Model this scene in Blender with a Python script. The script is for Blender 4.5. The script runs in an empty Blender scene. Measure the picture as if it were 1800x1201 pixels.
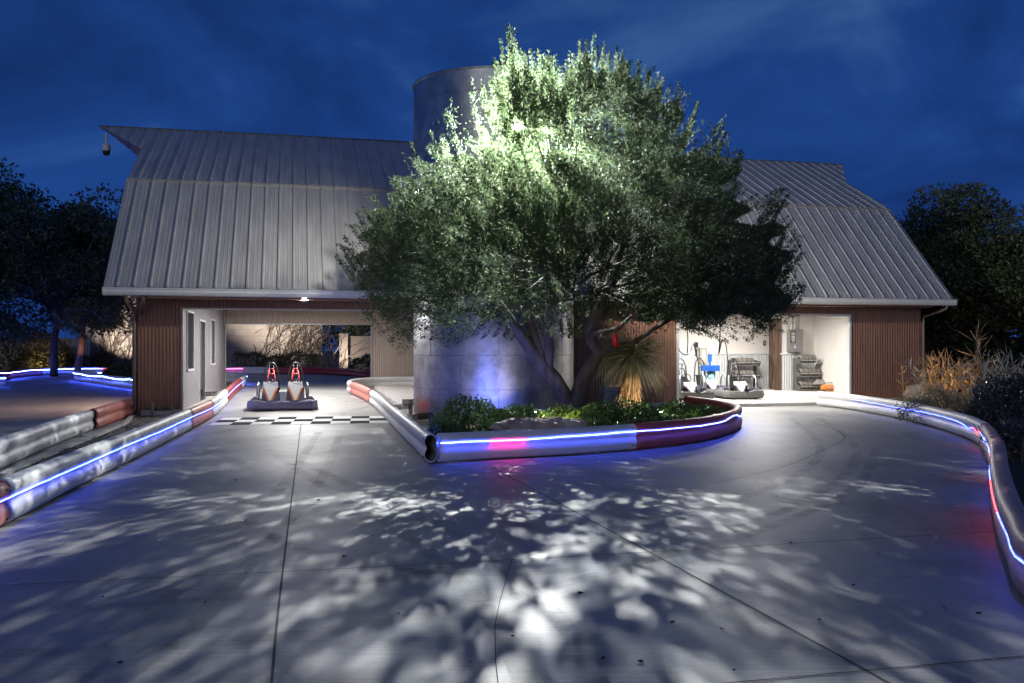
import bpy, math, random
import numpy as np
from mathutils import Vector
random.seed(7)
RAD = math.radians
sc = bpy.context.scene

# ------------------------------------------------------------------ camera, world, sun, exposure
F, YH, H = 1600.0, 614.0, 1.5            # focal length and horizon in photograph pixels, eye height in metres
cam_d = bpy.data.cameras.new("camera"); cam = bpy.data.objects.new("camera", cam_d)
sc.collection.objects.link(cam); sc.camera = cam
cam.location = (0, 0, H); cam.rotation_euler = (RAD(90), 0, 0)
cam_d.sensor_width = 36; cam_d.lens = 36 * F / 1800; cam_d.shift_y = (YH - 600.5) / 1800
cam_d.clip_start = .05; cam_d.clip_end = 2000

world = bpy.data.worlds.new("World"); sc.world = world; world.use_nodes = True
wn, wl = world.node_tree.nodes, world.node_tree.links
wn.clear()
wo = wn.new("ShaderNodeOutputWorld"); wb = wn.new("ShaderNodeBackground")
wt = wn.new("ShaderNodeTexCoord"); wm = wn.new("ShaderNodeMapping"); wm.inputs["Scale"].default_value = (1.5, 1.5, 3.0)
wm.inputs["Rotation"].default_value = (.12, .25, .4)
w1 = wn.new("ShaderNodeTexNoise"); w1.inputs["Scale"].default_value = 1.7; w1.inputs["Detail"].default_value = 9; w1.inputs["Roughness"].default_value = .55
w1.inputs["Distortion"].default_value = .5
wr = wn.new("ShaderNodeValToRGB")
e = wr.color_ramp.elements
e[0].position = .30; e[0].color = (.0042, .0165, .080, 1)
e[1].position = .80; e[1].color = (.046, .118, .275, 1)
m_ = e.new(.52); m_.color = (.0085, .038, .165, 1)
wsep = wn.new("ShaderNodeSeparateXYZ")
wramp = wn.new("ShaderNodeMapRange"); wramp.inputs[1].default_value = 0; wramp.inputs[2].default_value = .45; wramp.inputs[3].default_value = 1.25; wramp.inputs[4].default_value = .72
wmul = wn.new("ShaderNodeMixRGB"); wmul.blend_type = 'MULTIPLY'; wmul.inputs[0].default_value = 1
wl.new(wt.outputs["Generated"], wm.inputs[0]); wl.new(wm.outputs[0], w1.inputs["Vector"]); wl.new(w1.outputs[0], wr.inputs[0])
wl.new(wt.outputs["Generated"], wsep.inputs[0]); wl.new(wsep.outputs[2], wramp.inputs[0])
wl.new(wr.outputs[0], wmul.inputs[1]); wl.new(wramp.outputs[0], wmul.inputs[2])
wl.new(wmul.outputs[0], wb.inputs[0]); wl.new(wb.outputs[0], wo.inputs[0])
wb.inputs[1].default_value = 1.45

sun_d = bpy.data.lights.new("sun", 'SUN'); sun = bpy.data.objects.new("sun", sun_d); sc.collection.objects.link(sun)
sun_d.energy = .46; sun_d.angle = RAD(40); sun_d.color = (1, .91, .82)      # soft fill added behind the camera, standing in for dusk glow
sun.rotation_euler = (RAD(90 - 7), 0, RAD(-14))

sc.view_settings.view_transform = 'Standard'; sc.view_settings.look = 'None'; sc.view_settings.gamma = 1
sc.view_settings.exposure = 0
cy = sc.cycles
cy.use_denoising = True; cy.max_bounces = 6; cy.diffuse_bounces = 3; cy.glossy_bounces = 3; cy.transmission_bounces = 4
cy.transparent_max_bounces = 8; cy.sample_clamp_indirect = 3.0; cy.caustics_reflective = False; cy.caustics_refractive = False

# ------------------------------------------------------------------ frames: photograph pixel -> ground point; barn axes
TH = RAD(13.3); CU, SU = math.cos(TH), math.sin(TH)
X0, D0 = -8.38, 20.3                                     # front left corner of the barn
def BW(s, v, z=0): return (X0 + s*CU - v*SU, D0 + s*SU + v*CU, z)
def SV(x, y): return ((x-X0)*CU + (y-D0)*SU, -(x-X0)*SU + (y-D0)*CU)
def gz(x, y):
    v = SV(x, y)[1]
    return 0.12 * min(max(v/12, 0), 1)
def G(px, py, dz=0):
    z = 0
    for _ in range(6):
        d = F*(H - z - dz)/(py - YH); z = gz((px-900)/F*d, d)
    return ((px-900)/F*d, d, z)
def AT(px, py, d): return ((px-900)/F*d, d, H + (YH-py)*d/F)

# ------------------------------------------------------------------ materials
MATS = {}
def new_mat(name):
    m = bpy.data.materials.new(name); m.use_nodes = True
    return m, m.node_tree.nodes, m.node_tree.links, m.node_tree.nodes["Principled BSDF"]
def mat(name, col, rough=.5, metal=0, var=.12, scale=6, bump=0, bscale=40, stretch=(1, 1, 1), spec=.5, col2=None, translucent=0, coat=0):
    if name in MATS: return MATS[name]
    m, n, l, b = new_mat(name)
    tc = n.new("ShaderNodeTexCoord"); mp = n.new("ShaderNodeMapping"); mp.inputs["Scale"].default_value = stretch
    l.new(tc.outputs["Object"], mp.inputs[0])
    nz = n.new("ShaderNodeTexNoise"); nz.inputs["Scale"].default_value = scale; nz.inputs["Detail"].default_value = 6; nz.inputs["Roughness"].default_value = .6
    l.new(mp.outputs[0], nz.inputs["Vector"])
    rp = n.new("ShaderNodeValToRGB"); a = rp.color_ramp.elements
    c2 = col2 or tuple(min(1, c*(1+var)) for c in col)
    a[0].position = .33; a[0].color = (*[c*(1-var) for c in col], 1) if col2 is None else (*col, 1)
    a[1].position = .67; a[1].color = (*c2, 1)
    l.new(nz.outputs[0], rp.inputs[0]); l.new(rp.outputs[0], b.inputs["Base Color"])
    b.inputs["Roughness"].default_value = rough; b.inputs["Metallic"].default_value = metal
    b.inputs["Specular IOR Level"].default_value = spec
    if coat: b.inputs["Coat Weight"].default_value = coat; b.inputs["Coat Roughness"].default_value = .15
    if bump:
        nb = n.new("ShaderNodeTexNoise"); nb.inputs["Scale"].default_value = bscale; nb.inputs["Detail"].default_value = 4
        l.new(mp.outputs[0], nb.inputs["Vector"])
        bp = n.new("ShaderNodeBump"); bp.inputs["Strength"].default_value = bump; bp.inputs["Distance"].default_value = .02
        l.new(nb.outputs[0], bp.inputs["Height"]); l.new(bp.outputs[0], b.inputs["Normal"])
    if translucent:
        tr = n.new("ShaderNodeBsdfTranslucent"); mx = n.new("ShaderNodeMixShader"); mx.inputs[0].default_value = translucent
        l.new(rp.outputs[0], tr.inputs[0]); l.new(b.outputs[0], mx.inputs[1]); l.new(tr.outputs[0], mx.inputs[2])
        l.new(mx.outputs[0], n["Material Output"].inputs[0])
    MATS[name] = m; return m
def glow(name, col, st):
    if name in MATS: return MATS[name]
    m, n, l, b = new_mat(name)
    b.inputs["Base Color"].default_value = (.8, .8, .8, 1); b.inputs["Emission Color"].default_value = (*col, 1); b.inputs["Emission Strength"].default_value = st
    tc = n.new("ShaderNodeTexCoord"); nz = n.new("ShaderNodeTexNoise"); nz.inputs["Scale"].default_value = 30
    mr = n.new("ShaderNodeMapRange"); mr.inputs[1].default_value = .3; mr.inputs[2].default_value = .7; mr.inputs[3].default_value = st*.55; mr.inputs[4].default_value = st*1.3
    l.new(tc.outputs["Object"], nz.inputs["Vector"]); l.new(nz.outputs[0], mr.inputs[0]); l.new(mr.outputs[0], b.inputs["Emission Strength"])
    MATS[name] = m; return m

def scuff(m):
    n, l = m.node_tree.nodes, m.node_tree.links; b = n["Principled BSDF"]; src = b.inputs["Base Color"].links[0].from_socket
    tc = n.new("ShaderNodeTexCoord"); mp = n.new("ShaderNodeMapping"); mp.inputs["Scale"].default_value = (.8, .8, 22); nz = n.new("ShaderNodeTexNoise"); nz.inputs["Scale"].default_value = 1.6; nz.inputs["Detail"].default_value = 7; nz.inputs["Roughness"].default_value = .7
    rp = n.new("ShaderNodeValToRGB"); a = rp.color_ramp.elements; a[0].position = .54; a[0].color = (1, 1, 1, 1); a[1].position = .74; a[1].color = (.42, .41, .40, 1)
    mx = n.new("ShaderNodeMixRGB"); mx.blend_type = 'MULTIPLY'; mx.inputs[0].default_value = .9
    l.new(tc.outputs["Object"], mp.inputs[0]); l.new(mp.outputs[0], nz.inputs["Vector"]); l.new(nz.outputs[0], rp.inputs[0]); l.new(src, mx.inputs[1]); l.new(rp.outputs[0], mx.inputs[2]); l.new(mx.outputs[0], b.inputs["Base Color"])
def concrete_mat():
    m, n, l, b = new_mat("brushed_concrete")
    tc = n.new("ShaderNodeTexCoord")
    def noise(scale, stretch, detail=5, rough=.55, dist=0):
        mp = n.new("ShaderNodeMapping"); mp.inputs["Scale"].default_value = stretch; l.new(tc.outputs["Object"], mp.inputs[0])
        z = n.new("ShaderNodeTexNoise"); z.inputs["Scale"].default_value = scale; z.inputs["Detail"].default_value = detail; z.inputs["Roughness"].default_value = rough; z.inputs["Distortion"].default_value = dist
        l.new(mp.outputs[0], z.inputs["Vector"]); return z.outputs[0]
    def ramp(src, p0, c0, p1, c1):
        r = n.new("ShaderNodeValToRGB"); a = r.color_ramp.elements
        a[0].position, a[0].color, a[1].position, a[1].color = p0, (*c0, 1), p1, (*c1, 1)
        l.new(src, r.inputs[0]); return r.outputs[0]
    def mult(a, c, f=1):
        x = n.new("ShaderNodeMixRGB"); x.blend_type = 'MULTIPLY'; x.inputs[0].default_value = f
        l.new(a, x.inputs[1]); l.new(c, x.inputs[2]); return x.outputs[0]
    base = ramp(noise(.55, (1, 1, 1), 8, .62), .3, (.25, .245, .236), .72, (.415, .405, .385))
    brush = ramp(noise(3.0, (.35, 26, 1), 3, .6), .28, (.80, .80, .80), .7, (1.08, 1.08, 1.08))
    brush2 = ramp(noise(9.0, (.25, 14, 1), 2, .6), .3, (.86, .86, .86), .7, (1.06, 1.06, 1.06))
    grit = ramp(noise(60, (1, 1, 1), 3, .7), .25, (.82, .82, .82), .6, (1.03, 1.03, 1.03))
    stain = ramp(noise(1.6, (1, .45, 1), 6, .7, .8), .30, (.66, .65, .64), .47, (1, 1, 1))
    rubber = ramp(noise(.35, (1.6, .25, 1), 4, .6, 2.5), .57, (1, 1, 1), .68, (.70, .70, .71))
    spots = ramp(noise(13, (1, 1, 1), 2, .5), .24, (.6, .6, .6), .29, (1, 1, 1))
    c = mult(mult(mult(mult(mult(mult(base, brush), brush2), grit), stain), rubber), spots, .6)
    l.new(c, b.inputs["Base Color"])
    b.inputs["Roughness"].default_value = .55; b.inputs["Specular IOR Level"].default_value = .45
    bp = n.new("ShaderNodeBump"); bp.inputs["Strength"].default_value = .28; bp.inputs["Distance"].default_value = .01
    l.new(noise(3.0, (.35, 30, 1), 3, .6), bp.inputs["Height"]); l.new(bp.outputs[0], b.inputs["Normal"])
    MATS["brushed_concrete"] = m; return m
def silo_mat():
    m, n, l, b = new_mat("galvanised_silo")
    tc = n.new("ShaderNodeTexCoord"); mp = n.new("ShaderNodeMapping"); mp.inputs["Scale"].default_value = (1, 1, 45)
    l.new(tc.outputs["Object"], mp.inputs[0])
    nz = n.new("ShaderNodeTexNoise"); nz.inputs["Scale"].default_value = 1.6; nz.inputs["Detail"].default_value = 5
    l.new(mp.outputs[0], nz.inputs["Vector"])
    bp = n.new("ShaderNodeBump"); bp.inputs["Strength"].default_value = .35; bp.inputs["Distance"].default_value = .012
    l.new(nz.outputs[0], bp.inputs["Height"]); l.new(bp.outputs[0], b.inputs["Normal"])
    n2 = n.new("ShaderNodeTexNoise"); n2.inputs["Scale"].default_value = 2.2; n2.inputs["Detail"].default_value = 8; n2.inputs["Roughness"].default_value = .7
    l.new(tc.outputs["Object"], n2.inputs["Vector"])
    rp = n.new("ShaderNodeValToRGB"); a = rp.color_ramp.elements
    a[0].position = .3; a[0].color = (.20, .22, .24, 1); a[1].position = .7; a[1].color = (.58, .60, .62, 1)
    l.new(n2.outputs[0], rp.inputs[0]); l.new(rp.outputs[0], b.inputs["Base Color"])
    b.inputs["Metallic"].default_value = .92
    mr = n.new("ShaderNodeMapRange"); mr.inputs[3].default_value = .26; mr.inputs[4].default_value = .52
    l.new(n2.outputs[0], mr.inputs[0]); l.new(mr.outputs[0], b.inputs["Roughness"])
    MATS["galvanised_silo"] = m; return m
def block_mat():
    m, n, l, b = new_mat("painted_block")
    tc = n.new("ShaderNodeTexCoord"); mp = n.new("ShaderNodeMapping"); mp.inputs["Rotation"].default_value = (RAD(90), 0, 0)
    l.new(tc.outputs["Object"], mp.inputs[0])
    br = n.new("ShaderNodeTexBrick"); br.inputs["Scale"].default_value = 1; br.inputs["Brick Width"].default_value = .8; br.inputs["Row Height"].default_value = .4
    br.inputs["Mortar Size"].default_value = .012
    br.inputs["Color1"].default_value = (.46, .42, .39, 1); br.inputs["Color2"].default_value = (.42, .385, .36, 1); br.inputs["Mortar"].default_value = (.27, .25, .23, 1)
    l.new(mp.outputs[0], br.inputs["Vector"])
    nz = n.new("ShaderNodeTexNoise"); nz.inputs["Scale"].default_value = 1.3; nz.inputs["Detail"].default_value = 8
    mx = n.new("ShaderNodeMixRGB"); mx.blend_type = 'MULTIPLY'; mx.inputs[0].default_value = .5
    l.new(tc.outputs["Object"], nz.inputs["Vector"]); l.new(br.outputs[0], mx.inputs[1]); l.new(nz.outputs[0], mx.inputs[2]); l.new(mx.outputs[0], b.inputs["Base Color"])
    b.inputs["Roughness"].default_value = .85
    MATS["painted_block"] = m; return m
M_conc = concrete_mat(); M_silo = silo_mat(); M_block = block_mat()
M_soil = mat("soil", (.045, .034, .026), .95, var=.4, scale=9, bump=.8, bscale=30)
M_gravel = mat("gravel", (.05, .045, .042), .9, scale=55, col2=(.22, .20, .185), bump=1, bscale=55)
M_slab = mat("smooth_concrete", (.50, .48, .44), .7, var=.12, scale=2.5, bump=.1, bscale=80)
M_joint = mat("joint_filler", (.035, .035, .035), .9)
M_brown = mat("brown_corrugated_steel", (.205, .098, .060), .42, var=.16, scale=3, stretch=(4, 4, .5), spec=.6)
M_taupe = mat("taupe_corrugated_steel", (.33, .265, .22), .45, var=.10, scale=3, stretch=(4, 4, .5))
M_roof = mat("grey_ribbed_roof", (.37, .365, .35), .42, metal=.28, var=.16, scale=1.6, stretch=(3, .5, .5), bump=.04, bscale=6)
M_trim = mat("white_trim", (.68, .69, .68), .45, var=.05)
M_greytrim = mat("grey_trim", (.34, .34, .33), .45, metal=.3, var=.08)
M_cream = mat("cream_plaster", (.74, .70, .64), .7, var=.04, scale=2)
M_wains = mat("white_wainscot_steel", (.62, .64, .63), .4, metal=.25, var=.06, stretch=(4, 4, .5))
M_bayw = mat("lilac_grey_panel", (.27, .255, .27), .6, var=.06, scale=2)
M_wood = mat("oak_plank", (.17, .098, .05), .55, scale=3, col2=(.29, .18, .10), stretch=(9, 9, .8))
M_darkwood = mat("walnut_frame", (.075, .042, .026), .5, scale=3, stretch=(9, 9, .8), var=.3)
M_glass = mat("dark_window_glass", (.03, .035, .04), .08, spec=.8, var=.05)
M_downp = mat("bronze_downspout", (.20, .15, .125), .4, metal=.5, var=.1)
M_white = mat("white_barrier_plastic", (.66, .66, .65), .47, scale=3, var=.09, bump=.06, bscale=9, stretch=(1, 1, 3), spec=.4)
M_red = mat("faded_red_barrier_plastic", (.56, .20, .165), .47, scale=3, var=.14, bump=.06, bscale=9, stretch=(1, 1, 3), spec=.4)
M_dred = mat("deep_red_barrier_plastic", (.26, .03, .035), .47, scale=3, var=.12, bump=.06, bscale=3, spec=.55)
M_pink = mat("pale_pink_barrier_plastic", (.54, .31, .29), .47, scale=3, var=.12, bump=.06, bscale=9, stretch=(1, 1, 3), spec=.4)
M_red2 = mat("worn_red_barrier_plastic", (.42, .10, .095), .47, scale=3, var=.14, bump=.06, bscale=9, stretch=(1, 1, 3), spec=.4)
M_steel = mat("galvanised_steel", (.40, .41, .42), .42, metal=.75, var=.2, scale=8)
for m_ in (M_white, M_red, M_red2, M_dred, M_pink): scuff(m_)
M_black = mat("black_steel", (.018, .018, .02), .38, var=.3)
M_rubber = mat("tyre_rubber", (.035, .033, .030), .75, var=.35, scale=20)
M_dusty = mat("dusty_tyre_rubber", (.16, .145, .125), .85, var=.3, scale=16)
M_plast = mat("grey_bumper_plastic", (.13, .12, .165), .5, var=.2, scale=9)  # bluish reflected light is mixed into the grey
M_wplast = mat("white_plastic", (.78, .78, .77), .3, var=.05)
M_orange = mat("orange_plastic", (.75, .22, .03), .4, var=.1)
M_redp = mat("red_webbing", (.50, .06, .05), .55, var=.15)
M_blue = mat("blue_paint", (.02, .13, .55), .35, var=.1)
M_lblue = mat("pale_blue_plastic", (.30, .58, .72), .35, var=.08)
M_beige = mat("beige_box", (.40, .37, .31), .5, var=.06)
M_dgrey = mat("dark_grey_metal", (.085, .085, .082), .5, var=.12)
M_bark = mat("grey_bark", (.030, .026, .025), .9, scale=7, col2=(.085, .075, .072), bump=1, bscale=16, stretch=(1, 1, .25))
M_tbark = mat("tan_bark", (.17, .11, .07), .9, var=.3, bump=.8, bscale=18, stretch=(1, 1, .3))
M_leaf = mat("olive_foliage", (.036, .060, .026), .62, scale=2.6, col2=(.084, .108, .054), translucent=.45, spec=.35)
M_dleaf = mat("dark_foliage", (.046, .064, .030), .5, scale=1.2, col2=(.090, .112, .048), translucent=.25)
M_shrub = mat("glossy_shrub_leaves", (.055, .110, .030), .28, scale=4, col2=(.125, .205, .060), translucent=.25, spec=.7)
M_hedge = mat("hedge_leaves", (.075, .075, .03), .55, scale=3, col2=(.13, .12, .05), translucent=.2)
M_sage = mat("sage_leaves", (.12, .13, .085), .5, scale=4, col2=(.22, .23, .15), translucent=.25)
M_bush = mat("blue_grey_bush_leaves", (.030, .038, .034), .3, scale=5, col2=(.075, .085, .080), translucent=.15, spec=.8)
M_straw = mat("dry_straw", (.33, .20, .09), .7, scale=5, col2=(.48, .33, .17), translucent=.2)
M_reed = mat("pale_reed", (.36, .35, .27), .6, scale=5, col2=(.50, .49, .38), translucent=.2)
M_yucca = mat("yucca_blade", (.10, .115, .075), .5, scale=4, col2=(.20, .20, .13), translucent=.15)
M_vine = mat("vine_stem", (.060, .045, .035), .9, var=.3)
M_vleaf = mat("vine_leaf", (.10, .115, .04), .5, scale=3, col2=(.20, .19, .08), translucent=.3)
M_rock = mat("sandstone", (.27, .21, .165), .9, scale=3, col2=(.52, .44, .36), bump=1, bscale=6)
M_stucco = mat("tan_stucco", (.42, .36, .30), .9, var=.08, scale=2, bump=.2, bscale=60)
M_fence = mat("stained_fence", (.035, .024, .018), .8, var=.3, stretch=(6, 6, .6))
M_pwhite = mat("white_road_paint", (.74, .74, .72), .6, var=.08, scale=12)
M_pblack = mat("black_road_paint", (.014, .014, .016), .9, var=.25, scale=12, spec=.1)
BLUE = glow("blue_led", (.045, .085, 1.0), 18); BLUE_FAR = glow("far_blue_led", (.045, .085, 1.0), 200); BLUE_BED = glow("bed_blue_led", (.045, .085, 1.0), 48); BLUE_DIM = glow("dim_blue_led", (.07, .11, 1.0), 10); RED_DIM = glow("dim_red_led", (1.0, .05, .06), 7); PINK = glow("pink_led", (1.0, .05, .50), 48); REDL = glow("red_led", (1.0, .04, .05), 12)
LEDW = glow("cool_lamp_lens", (.86, .95, 1.0), 900); WARM = glow("warm_lamp_lens", (1.0, .72, .38), 60); COOL = glow("assumed_ceiling_diffuser", (.97, .98, 1.0), 9)

# ------------------------------------------------------------------ mesh builder
class MB:
    def __init__(s): s.v = []; s.f = []
    def add(s, vs, fs):
        o = len(s.v); s.v += [tuple(p) for p in vs]; s.f += [tuple(i+o for i in f) for f in fs]; return s
    def box(s, c, d, rz=0, rx=0):
        x, y, z = d[0]/2, d[1]/2, d[2]/2; vs = []
        for i in (-1, 1):
            for j in (-1, 1):
                for k in (-1, 1):
                    p = Vector((i*x, j*y, k*z))
                    if rx: p = Vector((p.x, p.y*math.cos(rx)-p.z*math.sin(rx), p.y*math.sin(rx)+p.z*math.cos(rx)))
                    if rz: p = Vector((p.x*math.cos(rz)-p.y*math.sin(rz), p.x*math.sin(rz)+p.y*math.cos(rz), p.z))
                    vs.append((p.x+c[0], p.y+c[1], p.z+c[2]))
        return s.add(vs, [(0, 1, 3, 2), (4, 6, 7, 5), (0, 4, 5, 1), (2, 3, 7, 6), (0, 2, 6, 4), (1, 5, 7, 3)])
    def bb(s, a, b):
        return s.box(tuple((a[i]+b[i])/2 for i in range(3)), tuple(abs(b[i]-a[i]) for i in range(3)))
    def prism(s, poly, ext):                         # polygon of 3D points pushed along a vector
        n = len(poly); vs = list(poly)+[tuple(p[i]+ext[i] for i in range(3)) for p in poly]
        return s.add(vs, [tuple(range(n-1, -1, -1)), tuple(range(n, 2*n))]+[(i, (i+1) % n, n+(i+1) % n, n+i) for i in range(n)])
    def tube(s, pts, r, n=8, caps=True):
        P = [Vector(p) for p in pts]; k = len(P); R = r if isinstance(r, (list, tuple)) else [r]*k
        t0 = (P[1]-P[0]).normalized(); up = Vector((0, 0, 1)) if abs(t0.z) < .9 else Vector((1, 0, 0))
        a = t0.cross(up).normalized(); vs = []
        for i in range(k):
            t = (P[min(i+1, k-1)]-P[max(i-1, 0)])
            t = t.normalized() if t.length > 1e-9 else t0
            a = (a - t*a.dot(t)); a = a.normalized() if a.length > 1e-6 else t.orthogonal().normalized()
            b = t.cross(a)
            for j in range(n):
                q = 2*math.pi*j/n; vs.append(P[i]+(a*math.cos(q)+b*math.sin(q))*R[i])
        fs = [(i*n+j, i*n+(j+1) % n, (i+1)*n+(j+1) % n, (i+1)*n+j) for i in range(k-1) for j in range(n)]
        if caps: fs += [tuple(range(n-1, -1, -1)), tuple(range((k-1)*n, k*n))]
        return s.add(vs, fs)
    def lathe(s, prof, c=(0, 0, 0), n=24, axis='z'):
        vs = []
        for r, h in prof:
            for j in range(n):
                q = 2*math.pi*j/n; x, y = r*math.cos(q), r*math.sin(q)
                p = (x, y, h) if axis == 'z' else ((h, x, y) if axis == 'x' else (x, h, y))
                vs.append((p[0]+c[0], p[1]+c[1], p[2]+c[2]))
        k = len(prof)
        fs = [(i*n+j, i*n+(j+1) % n, (i+1)*n+(j+1) % n, (i+1)*n+j) for i in range(k-1) for j in range(n)]
        return s.add(vs, fs)
    def grid(s, rows):
        n = len(rows[0]); vs = [p for r in rows for p in r]
        return s.add(vs, [(i*n+j, i*n+j+1, (i+1)*n+j+1, (i+1)*n+j) for i in range(len(rows)-1) for j in range(n-1)])
    def build(s, name, m, parent=None, smooth=False, loc=None):
        me = bpy.data.meshes.new(name); me.from_pydata(s.v, [], s.f); me.update()
        return link(name, me, m, parent, smooth, loc)
def link(name, me, m, parent=None, smooth=False, loc=None):
    if m: me.materials.append(m)
    if smooth: me.polygons.foreach_set('use_smooth', [True]*len(me.polygons))
    o = bpy.data.objects.new(name, me); sc.collection.objects.link(o)
    if parent: o.parent = parent
    if loc: o.location = loc
    return o
def tag(o, label, cat, group=None, kind=None):
    o['label'] = label; o['category'] = cat
    if group: o['group'] = group
    if kind: o['kind'] = kind
    return o
def empty(name, loc, label, cat, group=None, rz=0):
    o = bpy.data.objects.new(name, None); sc.collection.objects.link(o); o.location = loc; o.rotation_euler = (0, 0, rz)
    o.empty_display_size = .2
    return tag(o, label, cat, group)
def struct(o, kind='structure'): o['kind'] = kind; return o
def copy_thing(o, loc, rz=None, label=None):
    c = o.copy(); sc.collection.objects.link(c); c.location = loc
    if rz is not None: c.rotation_euler = (0, 0, rz)
    if label: c['label'] = label
    for ch in list(o.children):
        d = ch.copy(); sc.collection.objects.link(d); d.parent = c
        for g in list(ch.children):
            q = g.copy(); sc.collection.objects.link(q); q.parent = d
    return c
def quads(name, V, m, parent=None):                  # V: (n, 4, 3)
    n = len(V); me = bpy.data.meshes.new(name)
    me.vertices.add(4*n); me.vertices.foreach_set('co', V.reshape(-1).astype(np.float32))
    me.loops.add(4*n); me.loops.foreach_set('vertex_index', np.arange(4*n, dtype=np.int32))
    me.polygons.add(n); me.polygons.foreach_set('loop_start', np.arange(0, 4*n, 4, dtype=np.int32))
    me.update(calc_edges=True); me.validate()
    return link(name, me, m, parent)
def unit(a): return a/np.maximum(np.linalg.norm(a, axis=-1, keepdims=True), 1e-9)
def leaf_quads(rng, P, A, L, W):
    n = len(P); A = unit(A); B = unit(np.cross(A, rng.normal(size=(n, 3))))
    L = np.asarray(L).reshape(-1, 1)*np.ones((n, 1)); W = np.asarray(W).reshape(-1, 1)*np.ones((n, 1))
    mid = P+A*L*.45
    return np.stack([P, mid+B*W/2, P+A*L, mid-B*W/2], 1)
def lamp(name, kind, loc, energy, col, aim=None, size=.1, spot=None, blend=.3, parent=None, spread=None, sy=None):
    d = bpy.data.lights.new(name, kind); d.energy = energy; d.color = col
    if kind == 'AREA':
        d.size = size
        if sy: d.shape = 'RECTANGLE'; d.size_y = sy
        if spread: d.spread = RAD(spread)
    else: d.shadow_soft_size = size
    if kind == 'SPOT': d.spot_size = RAD(spot); d.spot_blend = blend
    o = bpy.data.objects.new(name, d); sc.collection.objects.link(o); o.location = loc
    if aim is not None: o.rotation_euler = (Vector(aim)-Vector(loc)).to_track_quat('-Z', 'Y').to_euler()
    if parent: o.parent = parent
    return o
def catmull(pts, step=.18):
    P = [Vector(p) for p in pts]; P = [P[0]*2-P[1]]+P+[P[-1]*2-P[-2]]; out = []
    for i in range(1, len(P)-2):
        a, b, c, d = P[i-1], P[i], P[i+1], P[i+2]; n = max(2, int((c-b).length/step))
        for j in range(n):
            t = j/n
            out.append(.5*((2*b)+(c-a)*t+(2*a-5*b+4*c-d)*t*t+(3*b-a-3*c+d)*t**3))
    out.append(P[-2]); return out

# ------------------------------------------------------------------ ground, track, joints, paint
def sheet(name, m, s0, s1, vs, dz):
    mb = MB(); rows = [[(*BW(s, v)[:2], gz(*BW(s, v)[:2])+dz) for s in (s0, s1)] for v in vs]
    return struct(mb.grid(rows).build(name, m))
sheet("ground", M_soil, -500, 500, (-300, 0, 12, 700), -.05)
sheet("concrete_track", M_conc, -42, 30, (-40, 0, 12, 34), 0)
def strip(name, pts, w, m, dz):
    P = catmull(pts, .5); mb = MB(); rows = []
    for i, p in enumerate(P):
        t = (P[min(i+1, len(P)-1)]-P[max(i-1, 0)]); t.z = 0; t.normalize(); nrm = Vector((-t.y, t.x, 0))*w/2
        rows.append([(p.x+nrm.x, p.y+nrm.y, gz(p.x, p.y)+dz), (p.x-nrm.x, p.y-nrm.y, gz(p.x, p.y)+dz)])
    return struct(mb.grid(rows).build(name, m))
for pts, w in (([G(476, 1215), G(500, 980), G(530, 740)], .014), ([G(858, 818), G(1200, 1003), G(1600, 1222)], .014),
               ([G(-300, 1044), G(0, 1030), G(900, 985), G(1748, 935)], .010), ([G(1180, 1211), G(1290, 1201), G(1830, 1152)], .012),
               ([G(60, 898), G(520, 882), G(860, 866)], .008), ([G(1255, 850), G(1380, 820), G(1465, 783), G(1486, 769), G(1470, 757), G(1425, 742)], .012),
               ([G(900, 985), G(870, 1100), G(880, 1240)], .005), ([G(1010, 806), G(1300, 868), G(1745, 905)], .007), ([G(1330, 790), G(1560, 850), G(1740, 874)], .006)):
    strip("control_joint", pts, w, M_joint, .004)
m_, n_, l_, b_ = new_mat("tyre_rubber_mark"); tcn = n_.new("ShaderNodeTexCoord"); nzn = n_.new("ShaderNodeTexNoise"); nzn.inputs["Scale"].default_value = 2.2; nzn.inputs["Detail"].default_value = 8; nzn.inputs["Roughness"].default_value = .75
mrn = n_.new("ShaderNodeMapRange"); mrn.inputs[1].default_value = .42; mrn.inputs[2].default_value = .75; mrn.inputs[3].default_value = 0; mrn.inputs[4].default_value = .42
l_.new(tcn.outputs["Object"], nzn.inputs["Vector"]); l_.new(nzn.outputs[0], mrn.inputs[0]); l_.new(mrn.outputs[0], b_.inputs["Alpha"]); b_.inputs["Base Color"].default_value = (.05, .05, .052, 1); b_.inputs["Roughness"].default_value = .7
for pts in ([G(420, 880), G(455, 930), G(600, 985), G(900, 1010), G(1250, 960), G(1500, 860), G(1540, 790)], [G(500, 800), G(610, 850), G(830, 960), G(1010, 1120), G(1060, 1260)], [G(470, 790), G(560, 850), G(740, 960), G(890, 1120), G(930, 1260)],
            [G(1440, 735), G(1500, 780), G(1480, 840), G(1300, 930), G(900, 1050), G(400, 1130), G(0, 1150)], [G(1390, 735), G(1440, 780), G(1410, 830), G(1230, 900), G(850, 990), G(420, 1050), G(0, 1075)], [G(600, 760), G(560, 850), G(430, 1000), G(200, 1260)], [G(560, 760), G(500, 850), G(350, 1000), G(90, 1240)]):
    strip("tyre_mark", pts, .13, m_, .002)
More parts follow.
